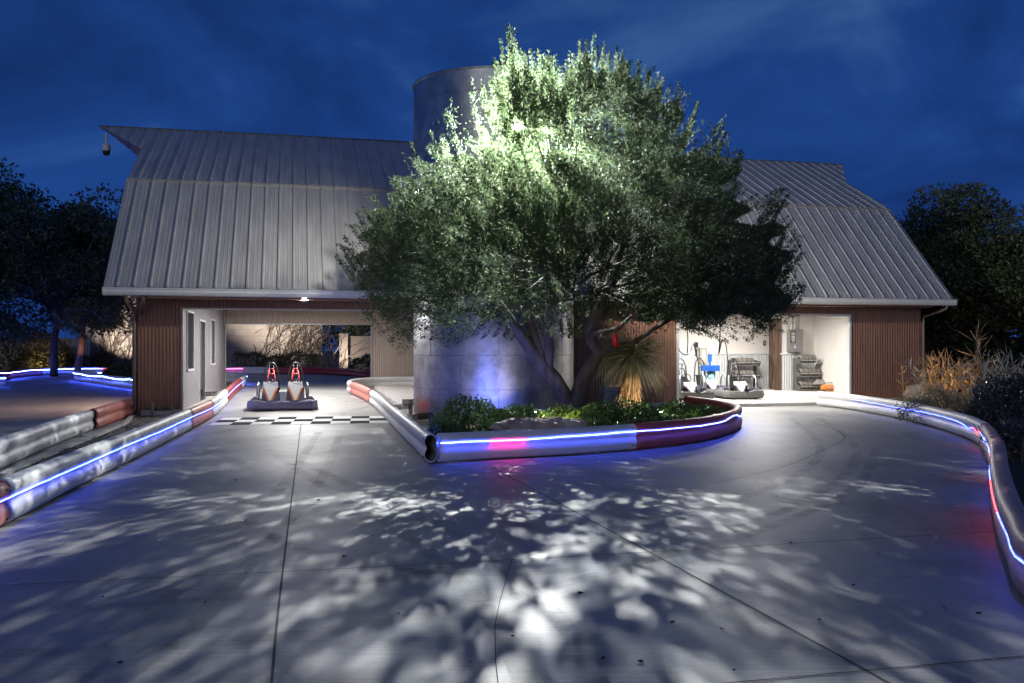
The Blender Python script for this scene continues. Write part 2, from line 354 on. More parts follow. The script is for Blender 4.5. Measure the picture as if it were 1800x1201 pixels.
# chequered finish line across the bay mouth
fl0, fl1 = G(366, 748), G(684, 744)
ax = Vector((fl1[0]-fl0[0], fl1[1]-fl0[1], 0)); ncol = 9; ay = Vector((-ax.y, ax.x, 0)).normalized()*.66
for par, m in ((0, M_pwhite), (1, M_pblack)):
    mb = MB()
    for i in range(ncol):
        for j in range(3):
            if (i+j) % 2 == par:
                a = Vector(fl0)+ax*(i/ncol)+ay*j; q = [a, a+ax/ncol, a+ax/ncol+ay, a+ay]
                mb.add([(p.x, p.y, gz(p.x, p.y)+.005) for p in q], [(0, 1, 2, 3)])
    struct(mb.build("finish_line_marking", m))

# ------------------------------------------------------------------ barriers
def prof_half(z, Ht=.38):
    c = abs(z-.19); w = .086*math.sqrt(max(0, 1-(max(0, c-.09)/.10)**2))
    return w*(1-.36*math.exp(-((z-.19)/.048)**2))
ZS = [0, .004, .014, .03, .06, .098, .13, .155, .175, .19, .205, .225, .25, .282, .32, .35, .366, .376, .38]
PROF = [(prof_half(z), z) for z in ZS]+[(-prof_half(z), z) for z in reversed(ZS[1:-1])]
def frames(path):
    P = catmull(path); out = []; L = 0
    for i, p in enumerate(P):
        t = (P[min(i+1, len(P)-1)]-P[max(i-1, 0)]); t.z = 0; t.normalize()
        if i: L += (P[i]-P[i-1]).length
        out.append((p, Vector((-t.y, t.x, 0)), L))
    return out
def barrier(name, path, cuts, mats, label, feet=None, ):
    fr = frames(path); root = empty(name, fr[0][0], label, "race barrier", "plastic race track barriers"); o = Vector(fr[0][0])
    tot = fr[-1][2]; cuts = [0]+[c*tot for c in cuts]+[tot]
    for k in range(len(cuts)-1):
        sel = [f for f in fr if cuts[k]-.02 <= f[2] <= cuts[k+1]+.10]
        if len(sel) < 2: continue
        rows = []; rings = []
        for sc_ in (1+.035*(k % 2), .90):
            for p, nrm, L in sel:
                zb = gz(p.x, p.y)
                rows.append([(p.x+nrm.x*x*sc_-o.x, p.y+nrm.y*x*sc_-o.y, zb+.19+(z-.19)*sc_+.012-o.z) for x, z in PROF])
        mb = MB(); n = len(PROF); ns = len(sel)
        for r in rows: mb.v += r
        for sh in (0, 1):
            for i in range(ns-1):
                for j in range(n):
                    a = (sh*ns+i)*n+j; b = (sh*ns+i)*n+(j+1) % n; q = (a, b, b+n, a+n)
                    mb.f.append(q if sh else q[::-1])
        for i in (0, ns-1):
            for j in range(n):
                a, b = i*n+j, i*n+(j+1) % n; mb.f.append((a, b, b+ns*n, a+ns*n))
        nf = len(mb.f); p, nrm, L = sel[-1]; t = Vector((nrm.y, -nrm.x, 0))
        for sgn in (-1, 1):
            for dz in (.07, .31):
                for dt in (.03, .09):
                    c = p-t*dt+nrm*sgn*prof_half(dz)*1.0-o
                    mb.box((c.x, c.y, gz(p.x, p.y)+dz+.012-o.z), (.022, .022, .018), math.atan2(nrm.y, nrm.x))
        po = mb.build("panel", mats[k % len(mats)], root, smooth=True); po.data.materials.append(M_dgrey)
        for f_ in po.data.polygons[nf:]: f_.material_index = 1; f_.use_smooth = False
    if feet:
        for L in feet:
            p, nrm, _ = min(fr, key=lambda f: abs(f[2]-L*tot)); mb = MB(); c = p-o; z = gz(p.x, p.y)-o.z
            mb.box((c.x+nrm.x*feet[L]*.22, c.y+nrm.y*feet[L]*.22, z+.016), (.40, .10, .012), math.atan2(nrm.y, nrm.x)).box((c.x+nrm.x*feet[L]*.12, c.y+nrm.y*feet[L]*.12, z+.06), (.03, .05, .10), math.atan2(nrm.y, nrm.x))
            mb.build("foot", M_steel, root)
    return fr, root
def rope(fr, side, label, h=.235, wav=.006, zig=None, colours=((0, 1, BLUE),), t0=0, t1=1, off=None, seed=1):
    rng = random.Random(seed); tot = fr[-1][2]; pts = []
    for p, nrm, L in fr:
        t = L/tot
        if t < t0 or t > t1: continue
        z = h+wav*math.sin(L*1.3+seed)+rng.uniform(-1, 1)*wav*.6
        if zig:
            for c, w, a in zig:
                if abs(t-c) < w: z += a*(1-abs(t-c)/w)
        x = (off if off else prof_half(min(max(z, .02), .36)))+.010
        pts.append((t, Vector((p.x+nrm.x*side*x, p.y+nrm.y*side*x, gz(p.x, p.y)+z+.012))))
    o = pts[0][1]; root = empty("led_light_rope", o, label, "LED light rope", "LED light ropes on the barriers")
    for a, b, m in colours:
        ii = [i for i, (t, p) in enumerate(pts) if a-.002 <= t <= b+.002]; q = [pts[i][1]-o for i in ii]+([pts[ii[-1]+1][1]-o] if ii and ii[-1]+1 < len(pts) else [])
        if len(q) > 1: MB().tube(q, .0062, 6).build("lit_section", m, root, smooth=True)
    return root
def GP(*ps): return [G(*p) for p in ps]
R1 = [G(500, 1700)[:2]]; 
left_in = [(-3.15, 2.6, 0)]+GP((0, 926), (247, 800), (345, 749), (380, 727), (411, 694), (430, 677))
last = left_in[-1]
def far(x, y): return (x, y, gz(x, y))
left_in += [far(last[0]-1.0, last[1]+1.9), far(last[0]-3.2, last[1]+2.6), far(-18.5, 41.3), far(-19.4, 40.6), G(150, 672), G(243, 685), far(-11.6, 30.4)]
frLI, _ = barrier("race_barrier", left_in, [.088, .245, .297, .375, .50, .62, .75, .86], [M_red, M_white, M_red, M_white, M_dred, M_white, M_dred, M_white, M_white],
                  "long white and faded red barrier running from the lower left into the barn bay")
frLO, _ = barrier("race_barrier", [G(-230, 925), G(0, 825), G(97, 782), G(200, 742), G(243, 727), far(-9.2, 23.2)], [.58, .82], [M_white, M_red, M_red],
                  "short white then salmon red barrier ending at the barn's left corner, seen from behind", {.50: -1, .77: -1})
end = G(757, 815)
cl = [far(-3.0, 33.4), far(-4.3, 32.9), far(-5.2, 31.9), G(614, 690), G(631, 698), G(661, 717), G(700, 758), end]
frCL, _ = barrier("race_barrier", cl, [.26, .46], [M_white, M_red, M_white], "faded red and white barrier along the bay's right edge with an open hollow end")
cf = [G(770, 814), G(900, 806), G(1022, 799), G(1145, 788), G(1232, 776), G(1284, 761), G(1296, 747), far(4.52, 19.6), far(4.15, 21.6)]
frCF, _ = barrier("race_barrier", cf, [.255], [M_white, M_red2], "curved white and red barrier wrapping the front of the planting bed")
rb = [far(8.1, 24.0), G(1490, 720), G(1589, 738), G(1670, 760), G(1725, 783), G(1751, 824), G(1757, 878), G(1770, 944), G(1794, 1006), G(1828, 1066), (3.10, 4.4, 0), (3.25, 3.6, 0), (3.7, 2.8, 0)]
frRB, _ = barrier("race_barrier", rb, [.47], [M_white, M_pink], "curving white and pinkish barrier sweeping along the right edge of the photo")
fb = [far(-33, 32), far(-27, 40.5), G(0, 669), G(27, 665), far(-24, 49), far(-16, 50.2), far(-11, 50), far(-8.2, 46.2), far(-6.6, 42.5), far(-3.5, 40.5), far(3, 39.5)]
frFB, _ = barrier("race_barrier", fb, [.13, .235, .40, .62], [M_dred, M_white, M_dred, M_white, M_dred], "far red and white barrier bounding the back of the track, seen behind the barn")
frNB, _ = barrier("race_barrier", [far(-18.6, 33.4), far(-20.5, 31.6), far(-24, 30.8), far(-29, 31)], [.4], [M_white, M_dred], "barrier end just entering the photo's left edge under a blue glow")
rope(frNB, 1, "blue light rope on the barrier end at the photo's left edge", h=.30, seed=7, colours=((0, 1, BLUE_FAR),)); rope(frNB, -1, "second blue light rope on the back of the left edge barrier end", h=.30, seed=8, colours=((0, 1, BLUE_FAR),))
rope(frLI, -1, "blue light rope along the long barrier at lower left", seed=2, t0=0, t1=.53, colours=((0, .53, BLUE),))
rope(frLI, -1, "glowing blue light rope on the curved barrier left of the barn by the round hedge", h=.30, wav=.02, seed=9, t0=.56, t1=1, colours=((.56, 1, BLUE_FAR),))
rope(frCL, 1, "mostly dark red and blue light rope sagging along the bay's right hand barrier", h=.24, wav=.012, seed=3, t0=.2, colours=((.2, .50, BLUE), (.62, .66, RED_DIM), (.76, .80, RED_DIM), (.90, 1, BLUE)))
rope(frCF, -1, "bright blue light rope with one pink stretch on the planting bed's front barrier", h=.265, wav=.007, seed=4, zig=((.10, .05, -.02), (.54, .06, .05), (.62, .05, -.05)), t0=.0, t1=.80,
     colours=((0, .058, BLUE_BED), (.058, .098, PINK), (.098, .80, BLUE_BED)))
rope(frRB, -1, "blue and red zigzag light rope on the right hand barrier", h=.245, wav=.012, seed=5, zig=((.405, .02, -.07), (.445, .012, -.05), (.50, .02, -.09), (.56, .02, -.06)), t0=.08, t1=1,
     colours=((.08, .425, BLUE_DIM), (.425, .465, RED_DIM), (.465, .60, BLUE_DIM), (.60, .64, RED_DIM), (.64, .72, BLUE_DIM), (.72, .80, RED_DIM), (.8, 1, BLUE_DIM)))
rope(frFB, -1, "long blue light rope glowing on the far barrier beyond the barn", h=.30, wav=.012, seed=6, colours=((0, .46, BLUE_FAR), (.46, .50, REDL), (.50, .53, PINK), (.55, .56, REDL), (.58, .59, PINK)))

def spring_post(px, py, ex, ey, label):
    a = Vector(G(px, py)); b = Vector(G(ex, ey)); d = b-a; L = d.length; t = d.normalized(); rz = math.atan2(t.y, t.x)
    root = empty("spring_bracket", a, label, "spring bracket", "coil spring brackets behind the barriers", rz)
    MB().box((0, 0, .006), (.22, .16, .012)).box((0, 0, .17), (.02, .10, .32)).add([(-.09, 0, .012), (-.01, 0, .012), (-.01, 0, .24)], [(0, 1, 2)]).box((.0, 0, .335), (.06, .11, .012)).build("post", M_steel, root)
    n = 10; pts = [(.02+(L-.05)*i/(n*12), .055*math.cos(i*math.pi/6), .20+.055*math.sin(i*math.pi/6)) for i in range(n*12+1)]
    MB().tube(pts, .009, 5).build("coil_spring", M_black, root, smooth=True)
spring_post(268, 735, 305, 733, "galvanised bracket and black spring at the barn's front left corner")
spring_post(356, 706, 384, 704, "bracket and spring beside the dark doorway inside the bay")
spring_post(722, 729, 688, 733, "bracket and black spring to the left of the silo's base")
spring_post(757, 748, 728, 752, "black spring half hidden by the leafy mound beside the silo")
spring_post(652, 683, 632, 683, "small spring bracket at the bay's far right corner")

# ------------------------------------------------------------------ beds
def flat(name, pts, m, dz, kind='structure'):
    mb = MB(); mb.add([(p[0], p[1], gz(p[0], p[1])+dz) for p in pts], [tuple(range(len(pts)))]); return struct(mb.build(name, m), kind)
bed = [(p.x+n.x*.1, p.y+n.y*.1) for p, n, L in frCF[::4]]+[BW(12.1, -.06), BW(7.0, -.06)]+[(p.x+.16, p.y) for p, n, L in frCL if p.y < 19.5][::4]
flat("planting_bed", bed, M_soil, .05)
li = [f for f in frLI if f[0].y < 21.2]
gr = [(p.x+n.x*.13, p.y+n.y*.13) for p, n, L in li[::4]]+[BW(.95, -.05)[:2], BW(-.05, -.05)[:2], G(230, 737)[:2], G(220, 750)[:2], G(60, 816)[:2], G(5, 844)[:2], G(-200, 950)[:2]]
flat("gravel_strip", gr, M_gravel, .022)
ko = [G(-200, 945), G(5, 841), G(60, 814), G(220, 748), G(232, 735)]
mb = MB()
for a, b in zip(ko[:-1], ko[1:]):
    a, b = Vector(a), Vector(b); c = (a+b)/2; mb.box((c.x, c.y, .03), ((b-a).length, .09, .06), math.atan2(b.y-a.y, b.x-a.x))
struct(mb.build("kerb_edging", M_slab))
rgd = [(p.x+n.x*.1, p.y+n.y*.1) for p, n, L in frRB[::3]][::-1]+[(8.9, 24.2), (10.9, 25.6), (40, 34), (40, 0), (6, -1)]
flat("garden_soil", rgd, M_soil, .03)
fo = [(p.x+n.x*.1, p.y+n.y*.1) for p, n, L in frFB[::6]]
flat("garden_soil", fo+[(60, 42), (60, 120), (-90, 120), (-90, 30)], M_soil, .03)
rng = np.random.default_rng(3)
mb = MB()
gx = [p for p in gr]
def inside(x, y, poly):
    c = False; n = len(poly)
    for i in range(n):
        x1, y1 = poly[i][:2]; x2, y2 = poly[(i+1) % n][:2]
        if (y1 > y) != (y2 > y) and x < (x2-x1)*(y-y1)/(y2-y1)+x1: c = not c
    return c
cnt = 0
while cnt < 1500:
    x, y = random.uniform(-9, -3.4), random.uniform(5, 21)
    if inside(x, y, gr):
        r = random.uniform(.012, .03); cnt += 1
        mb.add([(x+r*random.uniform(.6, 1.2)*a, y+r*random.uniform(.6, 1.2)*b, .022+r*c) for a, b, c in ((1, 0, .3), (0, 1, .3), (-1, 0, .3), (0, -1, .3), (0, 0, .9), (0, 0, -.2))], [(0, 1, 4), (1, 2, 4), (2, 3, 4), (3, 0, 4), (1, 0, 5), (2, 1, 5), (3, 2, 5), (0, 3, 5)])
struct(mb.build("loose_gravel", mat("pebble", (.10, .09, .08), .9, scale=14, col2=(.33, .30, .27))), 'stuff')

# ------------------------------------------------------------------ barn
L_, D_ = 20.1, 12.0
OV, EL, ER, ZE, AB, ZB, AR, ZR, UM, HL, HR = .51, .585, .66, 2.85, 2.75, 5.67, 6.80, 7.86, 4.95, 1.39, 1.05
HO = 2.44; SL = .96; SR = 7.0; GL = 12.93; GR = 17.95
barn = empty("barn", BW(0, 0), "brown corrugated barn with grey ribbed gambrel roof and two open bays", "barn", rz=TH)
def corr(mb, s0, s1, z0, z1, v, out=-1, per=.076, dep=.016, axis='s'):
    n = int((s1-s0)/per*4); rows = [[], []]
    for i in range(n+1):
        s = s0+(s1-s0)*i/n; d = (0, dep*.5, dep, dep*.5)[i % 4]*out
        for k, z in enumerate((z0, z1)):
            rows[k].append((s, v+d, z) if axis == 's' else (v+d, s, z))
    return mb.grid(rows)
WT = 2.95
for a, b, z0, z1 in ((0, SL, .15, WT), (SL, SR, HO, WT), (SR, GL, .15, WT), (GL, GR, HO, WT), (GR, L_, .15, WT)):
    mb = corr(MB(), a, b, z0, z1, 0); mb.bb((a, .02, z0), (b, .12, z1)); mb.build("front_wall", M_brown, barn)
    if z0 < 1:
        MB().bb((a+.01, .004, -.1), (b-.01, .12, .147)).build("stem_wall", M_slab, barn)
gab = [(0, 0), (0, 2.9), (AB-OV, ZB-.12), (AR-OV, ZR-.12), (2*(AR-OV)-(AB-OV), ZB-.12), (D_+.5, 2.9), (D_, 2.9), (D_, 0)]
for s in (0, L_-.1): MB().prism([(s, v, z) for v, z in gab], (.1, 0, 0)).build("gable_wall", M_brown, barn)
RS0, RS1 = 1.02, 6.15
for a, b, z0, z1 in ((.1, RS0, 0, WT), (RS0, RS1, HO-.02, WT), (RS1, 8.0, .2, WT), (8.0, L_-.1, 0, WT)):
    mb = corr(MB(), a, b, z0, z1, D_-.12); mb.bb((a, D_-.10, z0), (b, D_, z1)); mb.build("rear_wall", M_taupe, barn)
# opening trims
def trim(a, b, zt, v, w=.035, m=M_trim, z0=0.0):
    mb = MB(); mb.bb((a-.0, v-.035, z0), (a+w, v+.13, zt)).bb((b-w, v-.035, z0), (b, v+.13, zt)).bb((a+w, v-.035, zt-w), (b-w, v+.13, zt)); return mb.build("opening_trim", m, barn)
trim(SL-.002, SR, HO, -.0, m=M_greytrim); trim(GL, GR, HO, 0, .06, m=M_trim); trim(RS0, RS1, HO-.02, D_-.13, m=M_greytrim, z0=.12)
# bay shell
mb = MB().bb((SL-.12, .125, .0), (SL, 1.0, 2.9))
segs = [(.125, .95, .0, 2.9), (.95, 2.25, .0, 1.02), (.95, 2.25, 2.38, 2.9), (2.25, 3.8, 0, 2.9), (3.8, 5.3, 2.25, 2.9), (5.3, 7.05, 0, 2.9), (7.05, 8.4, 0, 1.06), (7.05, 8.4, 2.38, 2.9), (8.4, D_-.14, 0, 2.9)]
mb = MB()
for v0, v1, z0, z1 in segs: mb.bb((SL-.14, v0, z0), (SL-.002, v1, z1))
mb.build("bay_wall", M_bayw, barn)
for v0, v1, z0 in ((.95, 2.25, 1.02), (7.05, 8.4, 1.06)):
    w = MB().bb((SL-.03, v0-.05, z0-.05), (SL+.035, v1+.05, z0)).bb((SL-.03, v0-.05, 2.38), (SL+.03, v1+.05, 2.42)).bb((SL-.03, v0-.05, z0), (SL+.03, v0, 2.38)).bb((SL-.03, v1, z0), (SL+.03, v1+.05, 2.38)).bb((SL-.1, (v0+v1)/2-.02, z0), (SL-.06, (v0+v1)/2+.02, 2.38)).build("window", M_trim, barn)
    MB().bb((SL-.10, v0, z0), (SL-.085, v1, 2.38)).build("pane", M_glass, w)
dd = MB().bb((SL-.12, 3.86, .06), (SL-.075, 5.24, 2.22)).build("door", M_dgrey, barn)
MB().bb((SL-.075, 3.95, 1.0), (SL-.03, 4.02, 1.12)).build("handle", M_steel, dd)
mb = MB().bb((SL-.05, 3.74, .0), (SL+.02, 3.8, 2.31)).bb((SL-.05, 5.3, 0), (SL+.02, 5.36, 2.31)).bb((SL-.05, 3.8, 2.25), (SL+.02, 5.3, 2.31)); mb.build("door_frame", M_trim, barn)
MB().bb((SL+.001, .14, -.05), (SL+.22, 11.6, .10)).build("kerb", M_slab, barn)
MB().bb((8.0, .125, 0), (8.12, D_-.14, 2.9)).build("bay_wall", M_bayw, barn)
MB().bb((SL-.14, .13, 2.9), (8.12, D_-.13, 2.98)).build("bay_ceiling", M_cream, barn)
mb = MB(); mb.prism([(6.15, 2.0, -.02), (7.99, 2.0, -.02), (7.99, D_-.14, -.02), (6.15, D_-.14, -.02)], (0, 0, .22)); mb.build("raised_walkway", M_slab, barn)
# garage shell
MB().bb((11.9, .125, 0), (12.0, 6.3, 2.9)).build("garage_wall", M_cream, barn)
def back(s0, v0, s1, v1, zf=.08, ins=0):
    t = Vector((s1-s0, v1-v0, 0)).normalized(); nrm = Vector((t.y, -t.x, 0)); W = 1.33
    q = [(s0, v0, zf), (s1, v1, zf), (s1, v1, 2.9), (s0, v0, 2.9)]
    MB().prism(q, tuple(-nrm*.12)).build("garage_wall", M_cream, barn)
    s0 += ins; n = int((Vector((s1-s0, v1-v0, 0)).length)/.085*4); rows = [[], []]
    for i in range(n+1):
        p = Vector((s0, v0, 0))+t*(Vector((s1-s0, v1-v0, 0)).length*i/n)+nrm*(.012+(0, .009, .018, .009)[i % 4])
        rows[0].append((p.x, p.y, zf)); rows[1].append((p.x, p.y, W))
    MB().grid(rows).build("wainscot", M_wains, barn)
    a = Vector((s0, v0, 0))+nrm*.004; b = Vector((s1, v1, 0))+nrm*.004
    MB().prism([(a.x, a.y, W), (b.x, b.y, W), (b.x, b.y, W+.05), (a.x, a.y, W+.05)], tuple(nrm*.05)).build("cap_rail", M_trim, barn)
back(12.0, 6.2, 19.0, 6.2); back(18.6, 4.94, 20.0, 4.94, .17, .07)
MB().bb((19.9, .125, 0), (20.0, 4.94, 2.9)).build("garage_wall", M_cream, barn)
MB().bb((11.9, .13, 2.9), (20.0, 6.4, 2.98)).build("garage_ceiling", M_cream, barn)
# slanted doorway wall with a plank door
P0, P1 = Vector((18.6, 4.94, 0)), Vector((19.0, 6.2, 0)); tt = (P1-P0).normalized(); nn = Vector((-tt.y, tt.x, 0))
def onp(a, z, o=0): p = P0+tt*a+nn*o; return (p.x, p.y, z)
MB().prism([onp(0, 2.5), onp(1.32, 2.5), onp(1.32, 2.9), onp(0, 2.9)], tuple(-nn*.12)).build("garage_wall", M_cream, barn)
mb = MB()
for a0, a1, z0, z1 in ((0.0, .09, .17, 2.5), (1.08, 1.32, .17, 2.5), (.09, 1.08, 2.41, 2.5)): mb.prism([onp(a0, z0, .02), onp(a1, z0, .02), onp(a1, z1, .02), onp(a0, z1, .02)], tuple(-nn*.14))
mb.bb((18.565, 4.915, .17), (18.598, 5.10, 2.5)); mb.build("door_frame", M_darkwood, barn)
dr = MB()
for i in range(9): dr.prism([onp(.095, .18+i*.247, -.02), onp(1.075, .18+i*.247, -.02), onp(1.075, .42+i*.247, -.02), onp(.095, .42+i*.247, -.02)], tuple(-nn*.04))
dr = dr.build("plank_door", M_wood, barn)
mb = MB()
for (a0, z0), (a1, z1) in (((.12, .25), (1.05, 2.35)), ((1.05, .25), (.12, 2.35))): mb.tube([onp(a0, z0, .0), onp(a1, z1, .0)], .028, 4)
for a0 in (.12, 1.05): mb.tube([onp(a0, .2, .0), onp(a0, 2.39, .0)], .04, 4)
mb.build("cross_brace", M_darkwood, dr)
MB().tube([onp(.95, 1.0, .05), onp(.95, 1.25, .05)], .012, 6).build("handle", M_black, dr)
MB().bb((17.5, -.40, -.02), (19.9, 6.18, .17)).build("raised_walkway", M_slab, barn)
MB().bb((11.9, -.02, -.02), (17.5, 6.3, .085)).build("garage_floor", M_slab, barn)

# roof, ribbed sheets
def roof_slope(a0, z0, a1, z1, s_lo, s_hi, back_side=False, hood=False, m=M_roof):
    """one slope from (a0,z0) up to (a1,z1); a measured from the eave line"""
    def vz(a):
        z = z0+(z1-z0)*(a-a0)/(a1-a0); v = a-OV
        return (2*(AR-OV)-v if back_side else v), z
    nv, nz_ = -(z1-z0), (a1-a0); ln = math.hypot(nv, nz_); nv, nz_ = nv/ln, nz_/ln
    if back_side: nv = -nv
    S = []; s = s_lo; per = .338
    k0 = math.floor((s_lo-2)/per)
    for k in range(k0, int((s_hi+2)/per)+2):
        b = k*per
        for ds, h in ((0, 0), (.014, .030), (.038, .030), (.063, 0), (.14, 0), (.147, .005), (.165, .005), (.172, 0), (.23, 0), (.237, .005), (.255, .005), (.262, 0)):
            S.append((b+ds, h))
    ea = HL if hood else 0; eb = HR if hood else 0
    S = [(s_lo-ea, 0)]+[q for q in S if s_lo-ea < q[0] < s_hi+eb]+[(s_hi+eb, 0)]
    top, bot = [], []
    for s, h in S:
        al = a0
        if s < s_lo: al = UM+(s_lo-s)/HL*(a1-UM)
        if s > s_hi: al = UM+(s-s_hi)/HR*(a1-UM)
        al = min(al, a1-.001)
        v, z = vz(al); v2, z2 = vz(a1)
        bot.append((s, v+nv*h, z+nz_*h)); top.append((s, v2+nv*h, z2+nz_*h))
    mb = MB().grid([bot, top]) if not back_side else MB().grid([top, bot])
    o = mb.build("roof_sheet", m, barn)
    und = [(p[0], p[1]-nv*.10, p[2]-nz_*.10) for p in bot]; unt = [(p[0], p[1]-nv*.10, p[2]-nz_*.10) for p in top]
    idx = [0]+[i for i in range(1, len(S)-1) if S[i][1] == 0 and i % 12 == 0]+[len(S)-1]
    und = [und[i] for i in idx]; unt = [unt[i] for i in idx]
    b2 = [bot[i] for i in idx]; t2 = [top[i] for i in idx]
    mb = MB().grid([unt, und])
    for e_ in (0, -1): mb.add([bot[e_], top[e_], unt[e_], und[e_]], [(0, 1, 2, 3)])
    mb.build("soffit", M_trim, barn)
    mb = MB(); e2 = [(p[0], p[1]-nv*.004, p[2]-nz_*.004) for p in b2]
    mb.grid([e2, und]); mb.build("eave_edge", M_greytrim, barn)
    return o
SLo, SHi = -EL, L_+ER
for bs in (False, True):
    roof_slope(0, ZE, AB, ZB, SLo, SHi, bs); roof_slope(AB-.03, ZB+.02, AR, ZR, SLo, SHi, bs, True)
MB().tube([(SLo-HL-.02, AR-OV, ZR+.005), (SHi+HR+.02, AR-OV, ZR+.005)], .03, 8).build("ridge_cap", M_dgrey, barn)
MB().prism([(SLo, AB-OV-.05, ZB-.03), (SLo, AB-OV+.0, ZB+.045), (SLo, AB-OV+.02, ZB+.03), (SLo, AB-OV-.03, ZB-.05)], (SHi-SLo, 0, 0)).build("break_flashing", mat("break_flashing", (.42, .40, .34), .4, metal=.4), barn)
# gutter
g = [(-.515, 2.66), (-.60, 2.68), (-.625, 2.74), (-.625, 2.80), (-.64, 2.81), (-.64, 2.83), (-.61, 2.83), (-.61, 2.75), (-.59, 2.70), (-.53, 2.68), (-.53, 2.84), (-.515, 2.84)]
MB().prism([(SLo, v, z) for v, z in g], (SHi-SLo, 0, 0)).build("gutter", M_trim, barn)
MB().bb((0, -.50, 2.62), (L_, -.002, 2.655)).build("soffit", M_brown, barn)
def downspout(pts_list, r=.042):
    mb = MB()
    for p in pts_list: mb.tube(p, r, 6)
    return mb.build("downspout", M_downp, barn)
downspout([[(-.14, -.56, 2.68), (-.12, -.5, 2.56), (-.03, -.10, 2.32), (-.03, -.06, 2.2)], [(.24, -.56, 2.68), (.22, -.5, 2.56), (-.02, -.11, 2.32)], [(-.03, -.06, 2.3), (-.03, -.06, .16), (-.06, -.2, .08), (-.2, -.3, .03)]], .045)
downspout([[(L_+.42, -.56, 2.68), (L_+.40, -.5, 2.58), (L_+.06, -.06, 2.38), (L_+.05, -.05, 2.25), (L_+.05, -.05, .12)]])

# lamps on and in the barn; only the bay mouth's wall lamp is seen
def assumed_ceiling_light(s, v, energy, label, spread=150, z=2.9, col=(1, .98, .96)):  # strip fixtures are assumed from the bright interiors; none is seen
    r = empty("assumed_ceiling_light", BW(s, v, z), label, "ceiling light", "assumed ceiling lights inside the barn", TH)
    MB().box((0, 0, -.025), (1.2, .16, .05)).build("housing", M_trim, r)
    MB().box((0, 0, -.056), (1.12, .12, .012)).build("diffuser", COOL, r)
    lamp("assumed_ceiling_lamp", 'AREA', (0, 0, -.075), energy, col, (0, 0, -2), 1.1, sy=.12, parent=r, spread=spread)
assumed_ceiling_light(3.6, 2.0, 230, "assumed ceiling strip light nearest the mouth of the drive-through bay", 178)
assumed_ceiling_light(3.6, 5.5, 220, "assumed middle ceiling strip light of the drive-through bay", 178)
assumed_ceiling_light(3.6, 9.0, 190, "assumed ceiling strip light deepest inside the drive-through bay", 178)
assumed_ceiling_light(14.2, 2.2, 290, "assumed ceiling strip light over the parked karts in the garage", 170)
assumed_ceiling_light(16.6, 3.6, 240, "assumed ceiling strip light near the tyre racks in the garage", 170)
assumed_ceiling_light(18.8, 2.2, 45, "ceiling strip light by the garage's right hand jamb", 170)
wlp = AT(535, 524, D0+SU*3.7-.1)
s_, v_ = SV(wlp[0], wlp[1])
wl_ = empty("wall_lamp", BW(s_, 0, wlp[2]), "small grey wall lamp glowing above the drive-through opening", "wall lamp", rz=TH)
MB().bb((-.08, -.20, -.10), (.08, -.02, .04)).bb((-.04, -.02, -.05), (.04, .0, .03)).build("housing", M_greytrim, wl_)
MB().bb((-.14, -.24, .052), (.14, -.02, .068)).build("shade", M_greytrim, wl_)
MB().bb((-.05, -.206, -.02), (.05, -.2005, .03)).build("lens", glow("wall_lamp_lens", (.85, .95, 1), 60), wl_)
lamp("wall_lamp_light", 'SPOT', (0, -.25, -.06), 520, (1, .97, .90), (0, -3.6, -2.6), .05, 150, .8, parent=wl_)
w2_added = empty("wall_lamp", BW(15.2, 0, wlp[2]), "added grey wall lamp above the garage opening, unseen behind the tree's drooping branches", "wall lamp", rz=TH)  # no lamp seen here; added to brighten the concrete before the garage
MB().bb((-.08, -.20, -.10), (.08, -.02, .04)).bb((-.04, -.02, -.05), (.04, .0, .03)).build("housing", M_greytrim, w2_added)
MB().bb((-.14, -.24, .052), (.14, -.02, .068)).build("shade", M_greytrim, w2_added)
MB().bb((-.05, -.206, -.02), (.05, -.2005, .03)).build("lens", glow("wall_lamp_lens", (.85, .95, 1), 60), w2_added)
lamp("wall_lamp_light", 'SPOT', (0, -.25, -.06), 1100, (1, .97, .92), (0, -3.6, -2.6), .05, 150, .8, parent=w2_added)
gl_assumed = empty("wall_lamp", BW(0, 3.4, 2.55), "wall lamp on the barn's left gable lighting the track beside it", "wall lamp", rz=TH)  # unseen lamp, assumed from the warm light on the left track
MB().bb((-.18, -.09, -.12), (-.002, .09, .06)).build("housing", M_greytrim, gl_assumed); MB().bb((-.17, -.07, -.128), (-.03, .07, -.121)).build("lens", glow("assumed_gable_lens", (1, .8, .65), 20), gl_assumed)
lamp("wall_lamp_light", 'SPOT', (-.12, 0, -.16), 620, (1, .66, .50), (-2.6, .3, -2.6), .06, 130, .7, parent=gl_assumed)
cm = AT(187, 262, 26.0); tp = AT(187, 243, 26.0)
cr = empty("security_camera", cm, "white dome security camera hanging under the barn's left roof peak", "camera")
MB().tube([(0, 0, .12), (0, 0, .44)], .035, 8).build("stem", M_trim, cr)
MB().lathe([(0.001, .15), (.08, .14), (.11, .08), (.115, -.02), (.11, -.06), (.001, -.06)], n=16).build("housing", M_trim, cr, True)
MB().lathe([(.105, -.06), (.10, -.12), (.07, -.18), (.001, -.20)], n=16).build("dome", M_black, cr, True)

